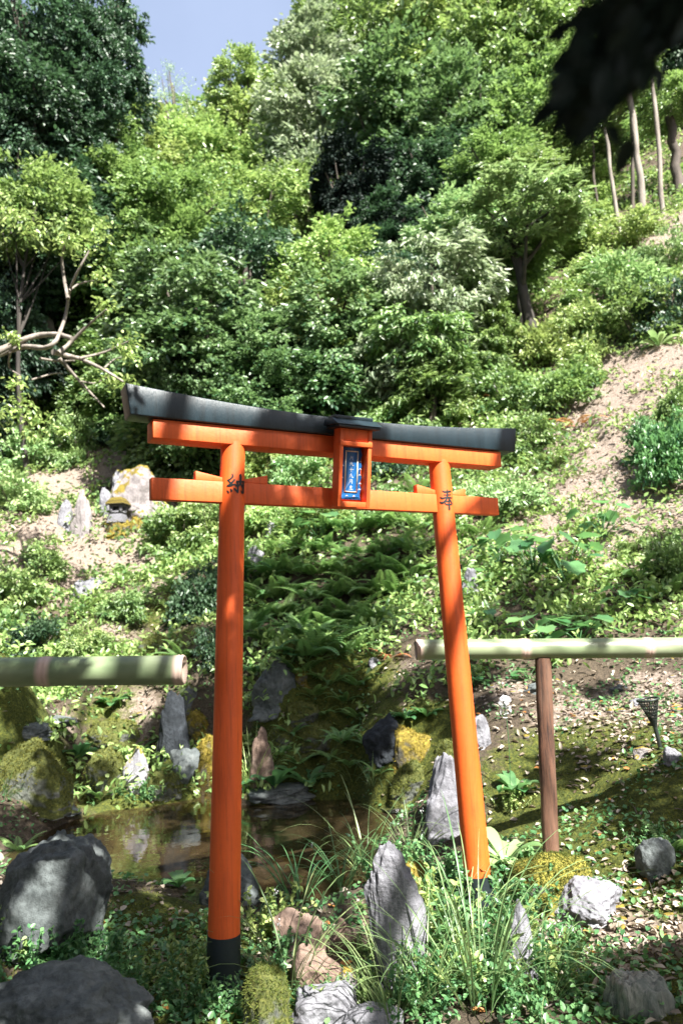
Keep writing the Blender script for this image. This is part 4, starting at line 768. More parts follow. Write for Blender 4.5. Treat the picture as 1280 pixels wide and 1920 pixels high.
def tree(px, py, Y, rx, rz, kind, mat, label, name='tree', cat='tree', bk='bark', group='trees and bushes on the wooded hillside', lean=0, tw=1.):
    c = atY(px, py, Y); m = Y/F_PX; a, b = rx*m, rz*m; gx = c[0]+lean; gz = onG(gx, Y)
    low = c[2]-b*.75 < gz[2]; 
    if kind.startswith('shrub'): c = onG(c[0], Y, -.03); gz = c.copy(); b *= 1.6
    elif c[2]-b*.6 < gz[2]: c[2] = gz[2]+b*.6
    e = empty(name, gz, 0, 1, label, cat, group); rot = rng.uniform(0, 6.28)
    o = bpy.data.objects.new('crown', crown_mesh(kind, mat)); COL.objects.link(o); o.parent = e; o.location = c-gz; o.rotation_euler = (0, 0, rot); o.scale = (a, a*.95, b)
    if not kind.startswith('shrub') and 'hollow' not in label and 'trunk' not in label and 'limb' not in label and 'shaded' not in label:
        zc = c[2]; q_ = 0
        while zc-b*.8 > gz[2]+.25*b and q_ < 4:
            zc -= b*1.05; q_ += 1; o2 = bpy.data.objects.new('crown', o.data); COL.objects.link(o2); o2.parent = e; o2.location = (c[0]-gz[0]+rng.normal()*a*.3, rng.normal()*a*.2, max(zc, gz[2]+b*.35)-gz[2]); o2.rotation_euler = (rng.normal()*.3, rng.normal()*.3, rng.uniform(0, 6.28)); o2.scale = (a*.95, a*.9, b*.9)
    mb = MB(); h = c[2]-gz[2]; tr = max(.018, min(.16, (h+a)*.035))*tw
    if kind.startswith('shrub'):
        for k in range(6): tube(mb, curve((0, 0, -.05), (rng.normal()*a*.4, rng.normal()*a*.4, b*.7), rng.normal(size=3)*a*.06, 5), np.linspace(tr*.5, tr*.2, 5), 5, False)
        mb.build('stem', M[bk], e, True)
    else:
        top = np.array([c[0]-gz[0], 0, h+b*.25]); pth = curve((0, 0, -.2), top, (rng.normal()*.06*h, rng.normal()*.05*h, 0), 9); tube(mb, pth, np.linspace(tr, tr*.35, 9), 9, False); mb.build('trunk', M[bk], e, True)
        mb = MB(); cl = geom(kind)[1]; cs, sn = math.cos(rot), math.sin(rot)
        for k in rng.choice(len(cl), 14, replace=False):
            q = cl[k]*.85*[a, a*.95, b]; q = np.array([q[0]*cs-q[1]*sn, q[0]*sn+q[1]*cs, q[2]])+(c-gz); s0 = pth[rng.integers(4, 8)]; tube(mb, curve(s0, q, (0, 0, -.05*np.linalg.norm(q-s0)), 6), np.linspace(tr*.4, tr*.1, 6), 5, False)
        mb.build('limbs', M[bk], e, True)
    return e
TR = [
 (45,50,15,120,130,'big1','leaf_dark','dark evergreen filling the top left corner'),
 (165,100,15.5,75,95,'big0','leaf_dark','dark evergreen just left of the sky gap'),
 (60,190,14.5,110,85,'med1','leaf_dark','low dark branches of an evergreen at the upper left edge'),
 (190,60,16.5,75,100,'big1','leaf_dark','dark leafy tree forming the left rim of the sky gap'),
 (10,320,14,70,120,'big0','leaf_dark','dark tree at the left edge below the corner evergreen'),
 (190,250,17,80,70,'med0','leaf_mid','mid green tree under the dark top left evergreen'),
 (215,190,20,55,50,'med1','leaf_bright','small bright green tree left below the sky gap'),
 (120,320,18,110,90,'big1','leaf_mid','leafy tree below the top left evergreen'),
 (230,310,21,120,95,'big1','leaf_bright','yellow green tree under the sky gap on the left'),
 (350,330,24,120,90,'fine','leaf_bright','soft yellow green tree directly under the sky gap'),
 (322,170,30,45,70,'wisp','leaf_pale','thin wispy tree standing in the sky gap'),
 (445,165,25,62,65,'big1','leaf_bright','bright tree forming the right rim of the sky gap'),
 (480,290,26,130,100,'fine','leaf_bright','fine leaved light tree right below the sky gap'),
 (580,125,27,100,105,'big0','leaf_silver','silvery tree at the top between the sky gap and the centre'),
 (600,220,23,120,110,'big0','leaf_silver','silvery green tree above the centre'),
 (620,20,33,70,60,'big0','leaf_mid','distant treetop at the upper edge right of the sky gap'),
 (700,60,29,130,120,'fine','leaf_mid','mid green tree at the top centre'),
 (830,70,27,130,130,'big1','leaf_bright','light tree at the top right of centre'),
 (960,80,24,130,140,'big0','leaf_mid','dense tree at the top, left of the dark branch'),
 (1090,60,26,120,130,'big0','leaf_mid','tree behind the dark branch in the top right'),
 (1240,40,26,140,130,'big0','leaf_dark','tree in the top right corner'),
 (740,210,21,140,120,'big0','leaf_glossy','rounded dense tree in the upper centre'),
 (870,230,19,120,110,'big0','leaf_glossy','dense small leaved tree right of the upper centre'),
 (655,345,17.5,85,95,'big0','leaf_shade','shaded tree in the middle of the slope'),  # leaf colour stands in for a shaded gap in the slope
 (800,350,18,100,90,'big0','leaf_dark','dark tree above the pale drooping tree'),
 (985,230,18,110,90,'big1','leaf_mid','tree above the drooping tree on the right'),
 (930,310,16.5,90,55,'med1','leaf_mid','small layered tree above the drooping tree'),
 (1050,330,18,65,50,'med1','leaf_bright','light layered bush below the dark branch'),
 (1175,290,23,60,50,'med1','leaf_mid','bush among the pale trunks on the right'),
 (1275,190,23,45,40,'med1','leaf_bright','light bush at the right edge beside the pale trunks'),
 (70,400,13.5,110,90,'med0','leaf_mid','leafy tree over the dark hollow on the left', 'tree', 'tree', 'bark_dark', 'trees and bushes on the wooded hillside', 0, .35),
 (215,400,16.5,105,95,'big1','leaf_mid','dense tree left of centre under the yellow green trees'),
 (320,420,16,130,100,'fine','leaf_mid','fine leaved tree in the middle left'),
 (450,420,18,120,100,'fine','leaf_bright','light tree left of the shaded middle tree'),
 (560,400,19,100,90,'big0','leaf_mid','dense tree just left of the shaded middle tree'),
 (230,540,16.5,130,110,'big1','leaf_mid','broad tree above the left end of the gate'),
 (350,590,13.2,140,120,'big0','leaf_glossy','glossy dense tree above the left half of the lintel'),
 (460,520,14.5,110,110,'big0','leaf_dark','dark glossy tree above the middle of the lintel'),
 (470,660,12.8,100,80,'big0','leaf_glossy','dense bush touching the lintel left of the plaque'),
 (250,690,15.5,80,60,'med0','leaf_mid','bush whose leaves reach down to the left tip of the lintel'),
 (620,500,13.6,95,80,'med1','leaf_bright','bright yellow green round tree above the plaque'),
 (620,590,13.2,110,80,'med0','leaf_glossy','lower part tree under the bright round tree'),
 (730,560,14.5,90,90,'big0','leaf_dark','dark tree between the bright round tree and the drooping bushes'),
 (810,540,13,110,85,'droop','leaf_silver','pale drooping large leaved bush right of the bright round tree'),
 (780,640,12.4,90,65,'droop','leaf_mid','mid green drooping bush below the pale one'),
 (850,440,15.3,100,70,'med0','leaf_pale','pale bush left of the drooping tree'),
 (720,430,16.5,80,70,'big0','leaf_dark','dark bush above the pale drooping bush'),
 (1180,440,16,70,35,'shrub1','leaf_bright','light scrub on the slope below the pale trunks'),
 (885,570,13.4,55,55,'droop','leaf_mid','leafy bush under the left side of the drooping tree'),
 (40,560,15.2,85,90,'big0','leaf_shade','tree coloured near black for the shade deep inside the left hollow', 'tree', 'tree', 'bark_dark'),
 (45,690,14.8,90,70,'big0','leaf_shade','undergrowth tree coloured near black for the shade at the bottom of the left hollow', 'tree', 'tree', 'bark_dark'),
 (150,640,17.5,90,120,'big0','leaf_shade','tree coloured near black for the shade in the hollow behind the bare branch', 'tree', 'tree', 'bark_dark'),
 (560,680,15.5,120,90,'big0','leaf_shade','bush coloured near black for the shade above the lintel centre'),
 (1075,415,17,60,35,'med0','leaf_bright','light bush right behind the drooping tree'),
 (700,440,17,80,80,'big0','leaf_shade','tree coloured near black for the shade behind the bright round tree'),
 (270,290,34,120,60,'fine','leaf_bright','far light tree at the foot of the sky gap'),
 (420,275,36,120,60,'fine','leaf_mid','far tree right at the foot of the sky gap'),
 (720,10,38,150,110,'huge','leaf_mid','far treetops at the top edge of the centre'),
 (900,-40,34,200,120,'huge','leaf_mid','far treetops at the top edge right of centre'),
 (1150,180,30,140,120,'big0','leaf_dark','dark tree behind the pale trunks'),
 (1290,300,26,80,60,'big0','leaf_dark','dark tree at the right edge behind the trunks'),
]
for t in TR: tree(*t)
SH = [ # px, py(of base), Y=None, half width px, half height px
 (700,715,60,45,'shrub0','leaf_mid','shrub right above the plaque roof'),(770,760,60,45,'shrub0','leaf_mid','shrub above the lintel right of the plaque'),(840,720,70,55,'shrub0','leaf_bright','light shrub above the right half of the lintel'),(850,790,55,40,'shrub1','leaf_bright','low light shrub touching the right half of the lintel'),
 (930,690,65,50,'shrub0','leaf_mid','shrub under the drooping tree'),(1010,680,70,55,'shrub0','leaf_bright','bright shrub below the dark trunk of the drooping tree'),(1080,640,60,45,'shrub1','leaf_bright','yellow green shrub right of the bright one'),(960,770,70,50,'shrub0','leaf_mid','shrub above the right tip of the lintel'),(1050,760,70,50,'shrub0','leaf_mid','shrub left of the bare bank'),
 (1000,850,60,45,'shrub0','leaf_mid','shrub right of the right tip of the lintel'),(1040,880,35,25,'shrub1','leaf_bright','light shrub at the lower left of the bare bank'),(1100,700,50,40,'shrub1','leaf_bright','small shrub at the left edge of the bare bank'),(1190,640,90,60,'shrub1','leaf_mid','dark based shrub at the top of the bare bank'),(1260,620,60,60,'shrub0','leaf_dark','dark shrub at the right edge above the bare bank'),
 (1170,560,80,50,'shrub1','leaf_pale','pale scrub on the upper right slope'),(1130,530,55,40,'shrub0','leaf_bright','light shrub right of the dark trunk'),(1085,600,45,32,'shrub0','leaf_mid','shrub just below and right of the dark trunk'),(1250,520,60,50,'shrub1','leaf_pale','pale grassy shrub at the right edge'),
 (1245,905,62,75,'shrub0','leaf_fresh','leafy green shrub at the right edge of the bare bank'),(1225,860,50,50,'shrub0','leaf_fresh','upper part shrub at the right edge beside the bare bank'),(1265,800,40,50,'shrub0','leaf_mid','shrub at the right edge above the leafy green one'),
 (1260,1090,60,55,'shrub0','leaf_mid','shrub at the right edge above the bamboo rail'),(1190,1040,35,22,'shrub1','leaf_mid','small shrub in the bare slope above the rail'),(960,960,60,40,'shrub1','leaf_pale','pale leafy shrub right of the tie beam end'),(880,960,45,35,'shrub1','leaf_pale','pale shrub right behind the top of the right pillar'),
 (60,880,70,45,'shrub0','leaf_pale','pale leafy shrub at the left above the standing stones'),(140,870,45,55,'shrub0','leaf_mid','shrub just above the pointed standing stone'),(40,800,60,60,'shrub0','leaf_mid','green shrub at the left edge of the hollow'),(190,835,45,32,'shrub0','leaf_dark','dark shrub above the lantern rocks'),(30,950,55,40,'shrub1','leaf_pale','light shrub at the left edge'),
 (310,855,42,28,'shrub0','leaf_bright','light shrub above the left end of the tie beam'),(350,860,45,40,'shrub0','leaf_bright','bright shrub between upper beam and tie beam on the left'),(250,838,36,24,'shrub0','leaf_mid','small shrub between the lantern rocks and the lintel tip'),(395,1010,60,45,'shrub0','leaf_mid','shrub left of the left pillar below the tie beam'),
 (340,1040,60,55,'shrub0','leaf_mid','green shrub right of the lantern rocks'),(370,1160,60,60,'shrub0','leaf_dark','dark shrub left of the middle of the left pillar'),(500,900,60,40,'shrub1','leaf_bright','light shrub seen through the gate between pillar and plaque'),(570,910,55,40,'shrub1','leaf_pale','pale shrub seen through the gate left of the plaque'),(500,990,50,35,'shrub1','leaf_bright','light shrub below the tie beam right of the left pillar'),
 (600,985,60,35,'shrub1','leaf_bright','light shrub below the plaque'),(720,975,55,35,'shrub1','leaf_pale','light shrub below the tie beam right of the plaque'),(730,890,40,40,'shrub0','leaf_dark','dark shrub seen between plaque and right pillar'),(780,860,40,40,'shrub1','leaf_mid','shrub seen just left of the top of the right pillar'),
 (40,1150,60,50,'shrub0','leaf_mid','green shrub at the left edge above the rail'),(80,1080,50,40,'shrub0','leaf_mid','shrub on the dry slope at the left'),(70,1225,60,40,'shrub0','leaf_dark','dark shrub just above the left bamboo rail'),(160,1225,45,30,'shrub1','leaf_mid','low shrub above the left bamboo rail'),(240,1160,50,35,'shrub1','leaf_mid','shrub on the slope under the lantern rocks'),
 (400,1250,40,45,'shrub0','leaf_dark','dark shrub hidden behind the left pillar'),(530,850,50,40,'shrub0','leaf_mid','shrub behind the lintel left of the plaque'),(640,860,50,40,'shrub0','leaf_mid','shrub behind the plaque'),(420,800,60,45,'shrub0','leaf_mid','shrub behind the left half of the lintel'),(110,770,50,60,'shrub0','leaf_mid','pale green shrub at the foot of the left hollow'),
]
for px, py, rx, rz, kd, mt, lb in SH:
    p = cast(px, py); tree(px, py, float(p[1]), rx, rz, kd, mt, lb, 'shrub', 'shrub', group='shrubs on the banks')
for x, y, z, r_, h_, lb in ((-5.2,-.6,6.2,2.8,2.2,'unseen broad evergreen added outside the left edge of the view to block sky light'),(-3.2,-4.2,6.6,3.,2.6,'unseen broad evergreen added behind the viewer on the left to block sky light'),(.2,-6.,6.,2.6,2.4,'unseen evergreen added straight behind the viewer to block sky light'),(-8.5,3.2,6.5,2.4,2.6,'unseen evergreen added beyond the left edge to block sky light')):  # evergreens out of view, added to cut sky light on the gate
    g_ = onG(x, y); e = empty('tree', g_, 0, 1, lb, 'tree'); mb = MB(); tube(mb, curve((0, 0, -.2), (0, 0, z-g_[2]), (.2, 0, 0), 8), np.linspace(.2, .08, 8), 10, False); mb.build('trunk', M['bark'], e, True)  # added unseen evergreen, only blocks sky light
    for q in range(2): o = bpy.data.objects.new('crown', crown_mesh('huge', 'leaf_dark')); COL.objects.link(o); o.parent = e; o.location = (0, 0, z-g_[2]-q*1.2); o.rotation_euler = (0, 0, q*2.); o.scale = (r_*(1+.15*q), r_*(1+.15*q), h_)
# drooping tree with the dark trunk
tree(960, 420, 13.8, 125, 62, 'droop', 'leaf_pale', 'umbrella shaped pale drooping tree with a dark trunk on the right slope', bk='bark_dark', lean=.3, tw=1.05)
for px, pt, pb, Y, w, bk, lb in ((1190,195,385,16.5,15,'bark_pale','bright straight pale trunk on the upper right slope'),(1146,215,385,16.5,9,'bark_pale','thin crooked trunk left of the bright one'),(1224,20,370,16.5,10,'bark_pale','tall thin curved trunk right of the bright one'),(1105,240,385,17,6,'bark','thin dark trunk left of the pale trunks'),(1165,-20,350,18,8,'bark','grey trunk rising behind the dark branch'),(958,520,600,14.6,8,'bark_pale','thin pale trunk left of the dark trunk of the drooping tree'),(1255,230,350,18,22,'bark','broad grey trunk at the right edge')):
    a_ = atY(px-(8 if 'bright' in lb else 0), pt, Y); b_ = onG(atY(px+14, pb, Y)[0], Y); e = empty('bare_tree', b_, 0, 1, lb, 'tree', 'slender trunks on the upper right slope'); mb = MB(); top = a_-b_; top[2] = max(top[2], 1.) 
    pth = curve((0, 0, -.2), top*1.25, (.06*rng.normal(), 0, 0), 9)+np.concatenate([np.zeros((1, 3)), rng.normal(size=(8, 3))*.025]); r0 = w*Y/F_PX/2; tube(mb, pth, np.linspace(r0, r0*.75, 9), 10, True); mb.build('trunk', M[bk], e, True)
    o = bpy.data.objects.new('crown', crown_mesh('med0', 'leaf_mid')); COL.objects.link(o); o.parent = e; o.location = pth[-1]; o.scale = (.8, .8, .5)
# limb entering from the left
YB = 9.2
lt = empty('leaning_tree', onG(-6.2, YB), 0, 1, 'leaning tree whose bare pale limb reaches in from the left edge across the dark hollow', 'tree')
lo = np.array(lt.location)
def PX(l, Y=YB): return [atY(x, y, Y+.25*math.sin(i*1.3))-lo for i, (x, y) in enumerate(l)]
mb = MB()
def limb(l, r0, r1):
    P = np.array(PX(l)); t = np.linspace(0, len(P)-1, len(P)*4-3); Q = np.stack([np.interp(t, np.arange(len(P)), P[:, c]) for c in range(3)], 1)
    for _ in range(2): Q[1:-1] = (Q[:-2]+2*Q[1:-1]+Q[2:])/4
    tube(mb, Q, np.linspace(r0, r1, len(Q))*YB/F_PX, 9, True, 0, .08)
limb([(-400,1100),(-330,900),(-200,740),(-100,690),(-20,668),(30,642),(70,628),(110,626),(135,634)], 9.5, 4)
limb([(-60,690),(10,660),(50,648),(85,654),(105,642),(113,622),(125,590),(130,545),(148,505),(168,470)], 6, 1.8)
for l, a, b in (([(100,660),(130,668),(150,672),(190,690),(232,716)],6,2),([(112,672),(150,715),(196,764)],4,1.5),([(110,662),(130,645),(165,610),(200,580)],5,1.5),([(128,560),(120,520),(115,480),(130,440)],4,1.2),([(75,672),(110,678),(140,676)],3,1.5),([(60,712),(100,700),(118,700)],2,1),([(150,672),(200,660),(240,640)],3,1),([(196,690),(215,672),(245,668)],2,1),([(150,715),(180,720),(205,705)],2,1),([(130,545),(150,530),(185,525)],2.5,1),([(20,660),(15,690),(40,705)],2.5,1)): limb(l, a, b)
mb.build('limbs', M['bark_pale'], lt, True)
mb = MB(); cl = [(20,628,14),(28,640,9),(30,720,22),(40,760,34),(70,790,30),(10,780,40),(160,470,30),(120,450,34),(200,575,26),(240,640,28),(245,668,22),(232,720,30),(205,705,20),(190,520,26),(60,810,26),(120,810,18),(60,430,40),(20,400,40),(180,440,40)]
for x, y, r in cl:
    n = int(r*2.6); c = atY(x, y, YB)-lo; m = YB/F_PX; P = c+rng.normal(size=(n, 3))*r*.5*m*[1, 1, .6]; leaves(mb, P, rdir(n, -.1), rdir(n, 1.5), .075*rng.uniform(.6, 1.2, n), .036)
mb.build('foliage', M['leaf_bright'], lt)

# ------------------------------------------------------------------ overhanging tree behind the camera, whose shade dapples the garden
ot = empty('overhanging_tree', onG(2.6, -3.2), 0, 1, 'overhanging tree whose near dark out of focus leaves hang in the top right corner', 'tree'); oo = np.array(ot.location)
SPOT = []
def sh(p, t, r, d=1.): SPOT.append((np.asarray(p, float)+SD*t, r, d))
def shp(px, py, t, r, d=1.): sh(cast(px, py), t, r, d)
for z, t, r, d, o_ in ((.08,4.2,.12,1,0),(.3,5,.075,1,.03),(.47,4.5,.06,1,-.03),(.66,5,.06,1,.03),(.85,4.6,.08,1,0),(1.02,5.,.055,1,-.03),(1.2,4.8,.05,.9,.035)): sh(axis(0, z)+TD*o_, t, r, d)
for s, z, r in ((.2,1.8,.08),(.34,1.8,.09),(.46,1.84,.09),(.2,2.02,.07),(.33,2.05,.08),(.45,2.03,.08),(.7,2.05,.06)): sh(T(s, z, .05), 5., r, .85)
for a in ((60,1720,4.5,.24),(90,1690,4.4,.2),(140,1720,4.4,.2),(40,1880,4.2,.16),(110,1870,4.2,.16),(180,1880,4.2,.16),(250,1890,4.2,.16),(150,1910,4.2,.16),(60,1920,4.2,.16),(300,1800,4.4,.16),(380,1800,4.4,.16),(250,1750,4.5,.16),(350,1740,4.5,.16),(325,1340,7,.2),(320,1370,7,.2),(20,1660,4.6,.13),(60,1660,4.6,.13),(100,1660,4.6,.13),(140,1660,4.6,.13),(180,1660,4.6,.13),(20,1710,4.6,.13),(60,1710,4.6,.13),(100,1710,4.6,.13),(140,1710,4.6,.13),(180,1710,4.6,.13),(20,1760,4.6,.13),(60,1760,4.6,.13),(100,1760,4.6,.13),(140,1760,4.6,.13),(180,1760,4.6,.13),(150,1720,4.5,.2),(230,1760,4.5,.2),(300,1740,4.7,.18),(340,1850,4.4,.2),(440,1850,4.4,.2),(200,1870,4.2,.12),(90,1900,4.,.15),(370,1690,5,.2),(470,1720,5,.15),(250,1690,5,.12),(500,1690,5,.2),(560,1720,5,.14),(540,1800,4.7,.12),
          (60,1560,5.5,.3),(150,1575,5.5,.22),(350,1560,6,.28),(480,1560,6,.35),(580,1550,6,.35),(650,1610,5.5,.28),(560,1640,5.5,.2),(330,1620,5.5,.2),(440,1620,5.5,.24),
          (325,1390,7,.35),(150,1440,6.5,.3),(100,1500,6.5,.25),(320,1470,6.5,.28),(180,1490,6.5,.22),(400,1330,7,.3),(60,1400,7,.2),(40,1330,7,.25),
          (520,1320,7.5,.4),(560,1440,6.5,.4),(650,1420,6.5,.35),(620,1350,7,.35),(500,1430,6.5,.3),(710,1400,6.5,.3),(740,1480,6.,.25),(590,1480,6.3,.3),
          (850,1280,6.5,.3),(780,1280,7,.25),(820,1350,6.3,.3),(890,1330,6.3,.18),(900,1440,5.8,.16),(1000,1520,5.5,.18),(1150,1510,5.5,.22),(1250,1540,5.3,.25),(1230,1460,5.6,.16),(1060,1440,5.8,.2),(1120,1300,6.3,.15),
          (1200,1850,4.3,.2),(1260,1810,4.3,.2),(1150,1890,4.2,.14),(1280,1900,4.2,.22),(1250,1640,5,.12),(1080,1870,4.3,.07),
          (500,1100,10,.55),(600,1160,9.5,.55),(690,1080,10,.5),(560,1220,9,.45),(660,1210,9,.4),(400,1120,10,.5),(420,1200,9,.5),(330,1120,10.5,.4),(350,1200,9.5,.4),(480,1200,9,.4),(750,1050,10,.4),
          (1000,1130,8,.3),(940,1180,7.5,.3),(1240,1100,8,.35),(1270,1030,8.5,.35),(1180,1140,8,.25),(1080,1170,8,.25),(520,1300,8,.4),(600,1300,8,.4),(560,1370,7,.35),(640,1360,7,.3),(480,1380,7,.3),(680,1440,6.5,.25),(300,1390,7,.3),(340,1340,7,.3)):
    shp(*a)
for xr in (1075,1110,1145): sh(atY(xr, 1215, YR), 5, .11, .9)
for xr, r in ((0,.09),(40,.09),(115,.07),(130,.05)): sh(atY(xr, 1250, YL), 4.5, r, .8)
nearc = atY(1200, 110, .55); SPOT.append((nearc+SD*1.6, .3, 2.5)); SPOT.append((nearc+SD*1.9+[.2, 0, 0], .3, 2.5)); SPOT.append((nearc+SD*1.8+[-.15, .1, 0], .3, 2.)); SPOT.append((nearc+[.3, -.5, .75], .35, 2.)); SPOT.append((nearc+SD*1.1+[.05, 0, 0], .2, 4.)); SPOT.append((nearc+SD*1.3+[-.05, -.05, 0], .22, 4.))
KEEP = [(atY(x, 1250, YL), .05) for x in range(200, 350, 12)]+[(atY(x, 1212, YR), .05) for x in list(range(880, 1050, 14))+list(range(1165, 1290, 14))]+[(axis(1, z), .045) for z in np.arange(.2, 2., .05)]
KEEP += [(T(s, 1.8, .02), .04) for s in (-.25, -.2, -.15, -.1, -.03, .95, 1.05, 1.2, 1.3, 1.38)]+[(T(s, 2.02, .05), .04) for s in (-.25, -.2, -.12, .95, 1.05, 1.2, 1.3)]
KEEP += [(cast(x, y)+[0, 0, dz], .1) for x, y, dz in ((252,1480,.15),(845,1560,.3),(600,1850,0),(700,1850,0),(760,1850,.3),(850,1850,0),(950,1850,0),(1000,1780,0),(800,1720,0),(900,1700,0),(980,1620,.1),(1050,1650,.1),(1130,1640,.05),(1100,1740,0),(1200,1740,0),(945,1490,.4),(775,1440,.2),(1200,1350,0),(1100,1340,0),(50,1815,.03),(740,1620,0),(385,1480,.2),(30,1480,.2),(180,1345,0))]
KP = np.array([k[0] for k in KEEP]); KR = np.array([k[1]+.03 for k in KEEP]); SPOT2 = []
for c, r, d in SPOT:
    while c[2]-EYE-r < 1.15*(c[1]+r) and c[1] > .3: c = c+SD*.3
    v = c-KP; al = v@SD; pd = np.sqrt(np.maximum((v*v).sum(1)-al*al, 0)); room = np.where(al > 0, pd-KR, 9).min(); r2 = min(r, room)
    if r2 > .045: SPOT2.append((c, r2, d))
SPOT = SPOT2
mb = MB()
for c, r, d in SPOT2:
    n = int(max(30, 1050*r*r*4*d)); lf = .05 if r < .15 else .09; n = int(n*(.1/lf)**1.3); P = c-oo+nz(rng.normal(size=(n, 3)))*(rng.random((n, 1))**(1/3))*r; leaves(mb, P, rdir(n), nz(SD+.8*rdir(n)), lf*rng.uniform(.7, 1.2, n), lf*.5)
mb.build('crown', M['leaf_shade'], ot)
mb = MB(); tk = curve((0, 0, -.3), (-.5, .6, 6.5), (.15, -.2, 0), 10); tube(mb, tk, np.linspace(.2, .1, 10), 12, False); mb.build('trunk', M['bark'], ot, True)
mb = MB(); mains = []
for tgt in ((-3.2, 2.9, 5.), (-2.5, 4.5, 7.), (-1.2, 3.2, 5.5), (-1.5, 6., 9.6), (.2, 3.5, 6.2), (-3.4, 6., 9.2), (-.6, 4.6, 7.6), (1.2, 5.6, 8.6)):
    s0 = tk[rng.integers(5, 10)]; P = curve(s0, tgt, (0, 0, .35), 14); mains.append(P); tube(mb, P, np.linspace(.07, .018, 14), 8, False)
AP = np.concatenate(mains)
for c, r, d in SPOT:
    q = c-oo; i = np.argmin(((AP-q)**2).sum(1)); tube(mb, curve(AP[i], q, (0, 0, .05), 5), np.linspace(.014, .004, 5), 5, False)
nb = [(1500,-260,.55),(1390,-110,.55),(1290,20,.54),(1180,120,.53),(1100,240,.52)]
P = np.array([atY(*c) for c in nb])-oo; i = np.argmin(((AP-P[0])**2).sum(1)); tube(mb, np.concatenate([curve(AP[i], P[0], (0, 0, .1), 6)[:-1], P]), [.01]*5+[.004, .0025, .002, .0018, .001], 6, False); mb.build('limbs', M['bark'], ot, True)
mb = MB()
for q in range(420):
    t = rng.random(); x = 1310-225*t+rng.normal()*36; y = -70+235*t+rng.normal()*42-30*(t < .5); 
    if y > 2.3*(1300-x)+60 or x < 1055+max(0, y-120)*.1: continue
    b = atY(x, y, rng.uniform(.42, .62))-oo; d = R2*(-.7+.5*rng.normal())+U2*(-.9+.4*rng.normal())+_F*.3*rng.normal(); L = rng.uniform(.018, .034); leaves(mb, b[None], d[None], (-_F+.6*rdir(1)[0])[None], L, L*.45, .15)
for x, y, dx, dy, L in ((1085,190,-.35,-1,.05),(1110,160,-.5,-1,.045),(1230,120,.1,-1,.04)):
    b = atY(x, y, .5)-oo; leaves(mb, b[None], (R2*dx+U2*dy)[None], (-_F+.4*rdir(1)[0])[None], L*.6, L*.3, .15)
mb.build('spray', M['leaf_shade'], ot)

# ------------------------------------------------------------------ ground cover, all uncountable
def scat(n, y0, y1, p=1., wide=.5, pad=.4):
    u = rng.random(n); y = (y0**(1-p)+(y1**(1-p)-y0**(1-p))*u)**(1/(1-p)) if p != 1 else y0*(y1/y0)**u
    x = rng.uniform(-1, 1, n)*(wide*y+pad); return x, y
def hgt(x, y): return np.concatenate([H(x[i:i+20000], y[i:i+20000]) for i in range(0, len(x), 20000)])
def masked(n, y0, y1, fn, p=1.):
    x, y = scat(n, y0, y1, p); k = rng.random(n) < np.clip(fn(x, y), 0, 1); x, y = x[k], y[k]; z = hgt(x, y); k = z > WATER+.01; return x[k], y[k], z[k]
# slope undergrowth
FB = [(600,1120,1.3,1),(500,1180,1.2,1),(700,1060,1.2,1),(620,1220,.9,1)]
x, y, z = masked(19000, 6, 40, lambda x, y: (1-.97*lit_at(x, y))*(1-.85*blob_field(x, y, FB))*(.35+.65*(fbm(x*.9, y*.9, 0, 3, 8) > -.25))*np.clip((y-6)/2+.2, 0, 1), .9)
n = len(x); k = np.repeat(np.arange(n), 13); m = len(k); hh = rng.uniform(.03, .22, n)*(1+.4*fbm(x, y, 3, 2)); P = np.stack([x, y, z], 1)[k]+rng.normal(size=(m, 3))*[.09, .09, .0]; P[:, 2] += hh[k]*rng.random(m)+.01
mb = MB(); leaves(mb, P, rdir(m, .1), rdir(m, 1.2), (.045+.0035*P[:, 1])*rng.uniform(.6, 1.3, m), (.022+.0018*P[:, 1]), .3, .15, np.clip(.6*rng.random(m)+.4*rng.random(n)[k], 0, 1))
tag(mb.build('undergrowth', M['leaf_bright']), 'low leafy undergrowth carpeting the banks and the hillside', 'undergrowth', kind='stuff')
x, y, z = masked(6000, 7, 34, lambda x, y: (1-.9*lit_at(x, y))*(1-.85*blob_field(x, y, FB))*(fbm(x*.7+9, y*.7, 0, 3, 28) > 0)*np.clip((y-7)/3+.15, 0, 1), .9)
n = len(x); k = np.repeat(np.arange(n), 12); m = len(k); P = np.stack([x, y, z], 1)[k]+rng.normal(size=(m, 3))*[.1, .1, .0]; P[:, 2] += .28*rng.random(m)
mb = MB(); leaves(mb, P, rdir(m, .1), rdir(m, 1.2), (.05+.0035*P[:, 1])*rng.uniform(.6, 1.3, m), (.028+.002*P[:, 1]), .3, .15)
tag(mb.build('dark_undergrowth', M['leaf_mid']), 'darker broad leaves mixed into the undergrowth of the slopes', 'undergrowth', kind='stuff')
# small creeping leaves near the pond and in the foreground
def creep(x, y):
    x = np.asarray(x); near = (y < 4.3); return np.where(near, .75*(fbm(x*3.1, y*3.1, 0, 3, 2) > -.28), .75*(fbm(x*2.2, y*2.2, 0, 3, 4) > -.12))*(1-.85*blob_field(x, y, [(1180,1740,.3,1),(1130,1600,.4,.8),(1100,1480,.5,.8)]))
x, y, z = masked(42000, 2.1, 9.5, creep, 1.1); m = len(x); P = np.stack([x, y, z+rng.uniform(.002, .035, m)], 1)
mb = MB(); leaves(mb, P, rdir(m, .1), rdir(m, 2.2), .021*(1+.08*y)*rng.uniform(.5, 1.3, m), .016*(1+.08*y), .15, .1)
tag(mb.build('creeping_leaves', M['leaf_fresh']), 'small round creeping leaves covering the soil by the gate and pond', 'ground cover', kind='stuff')
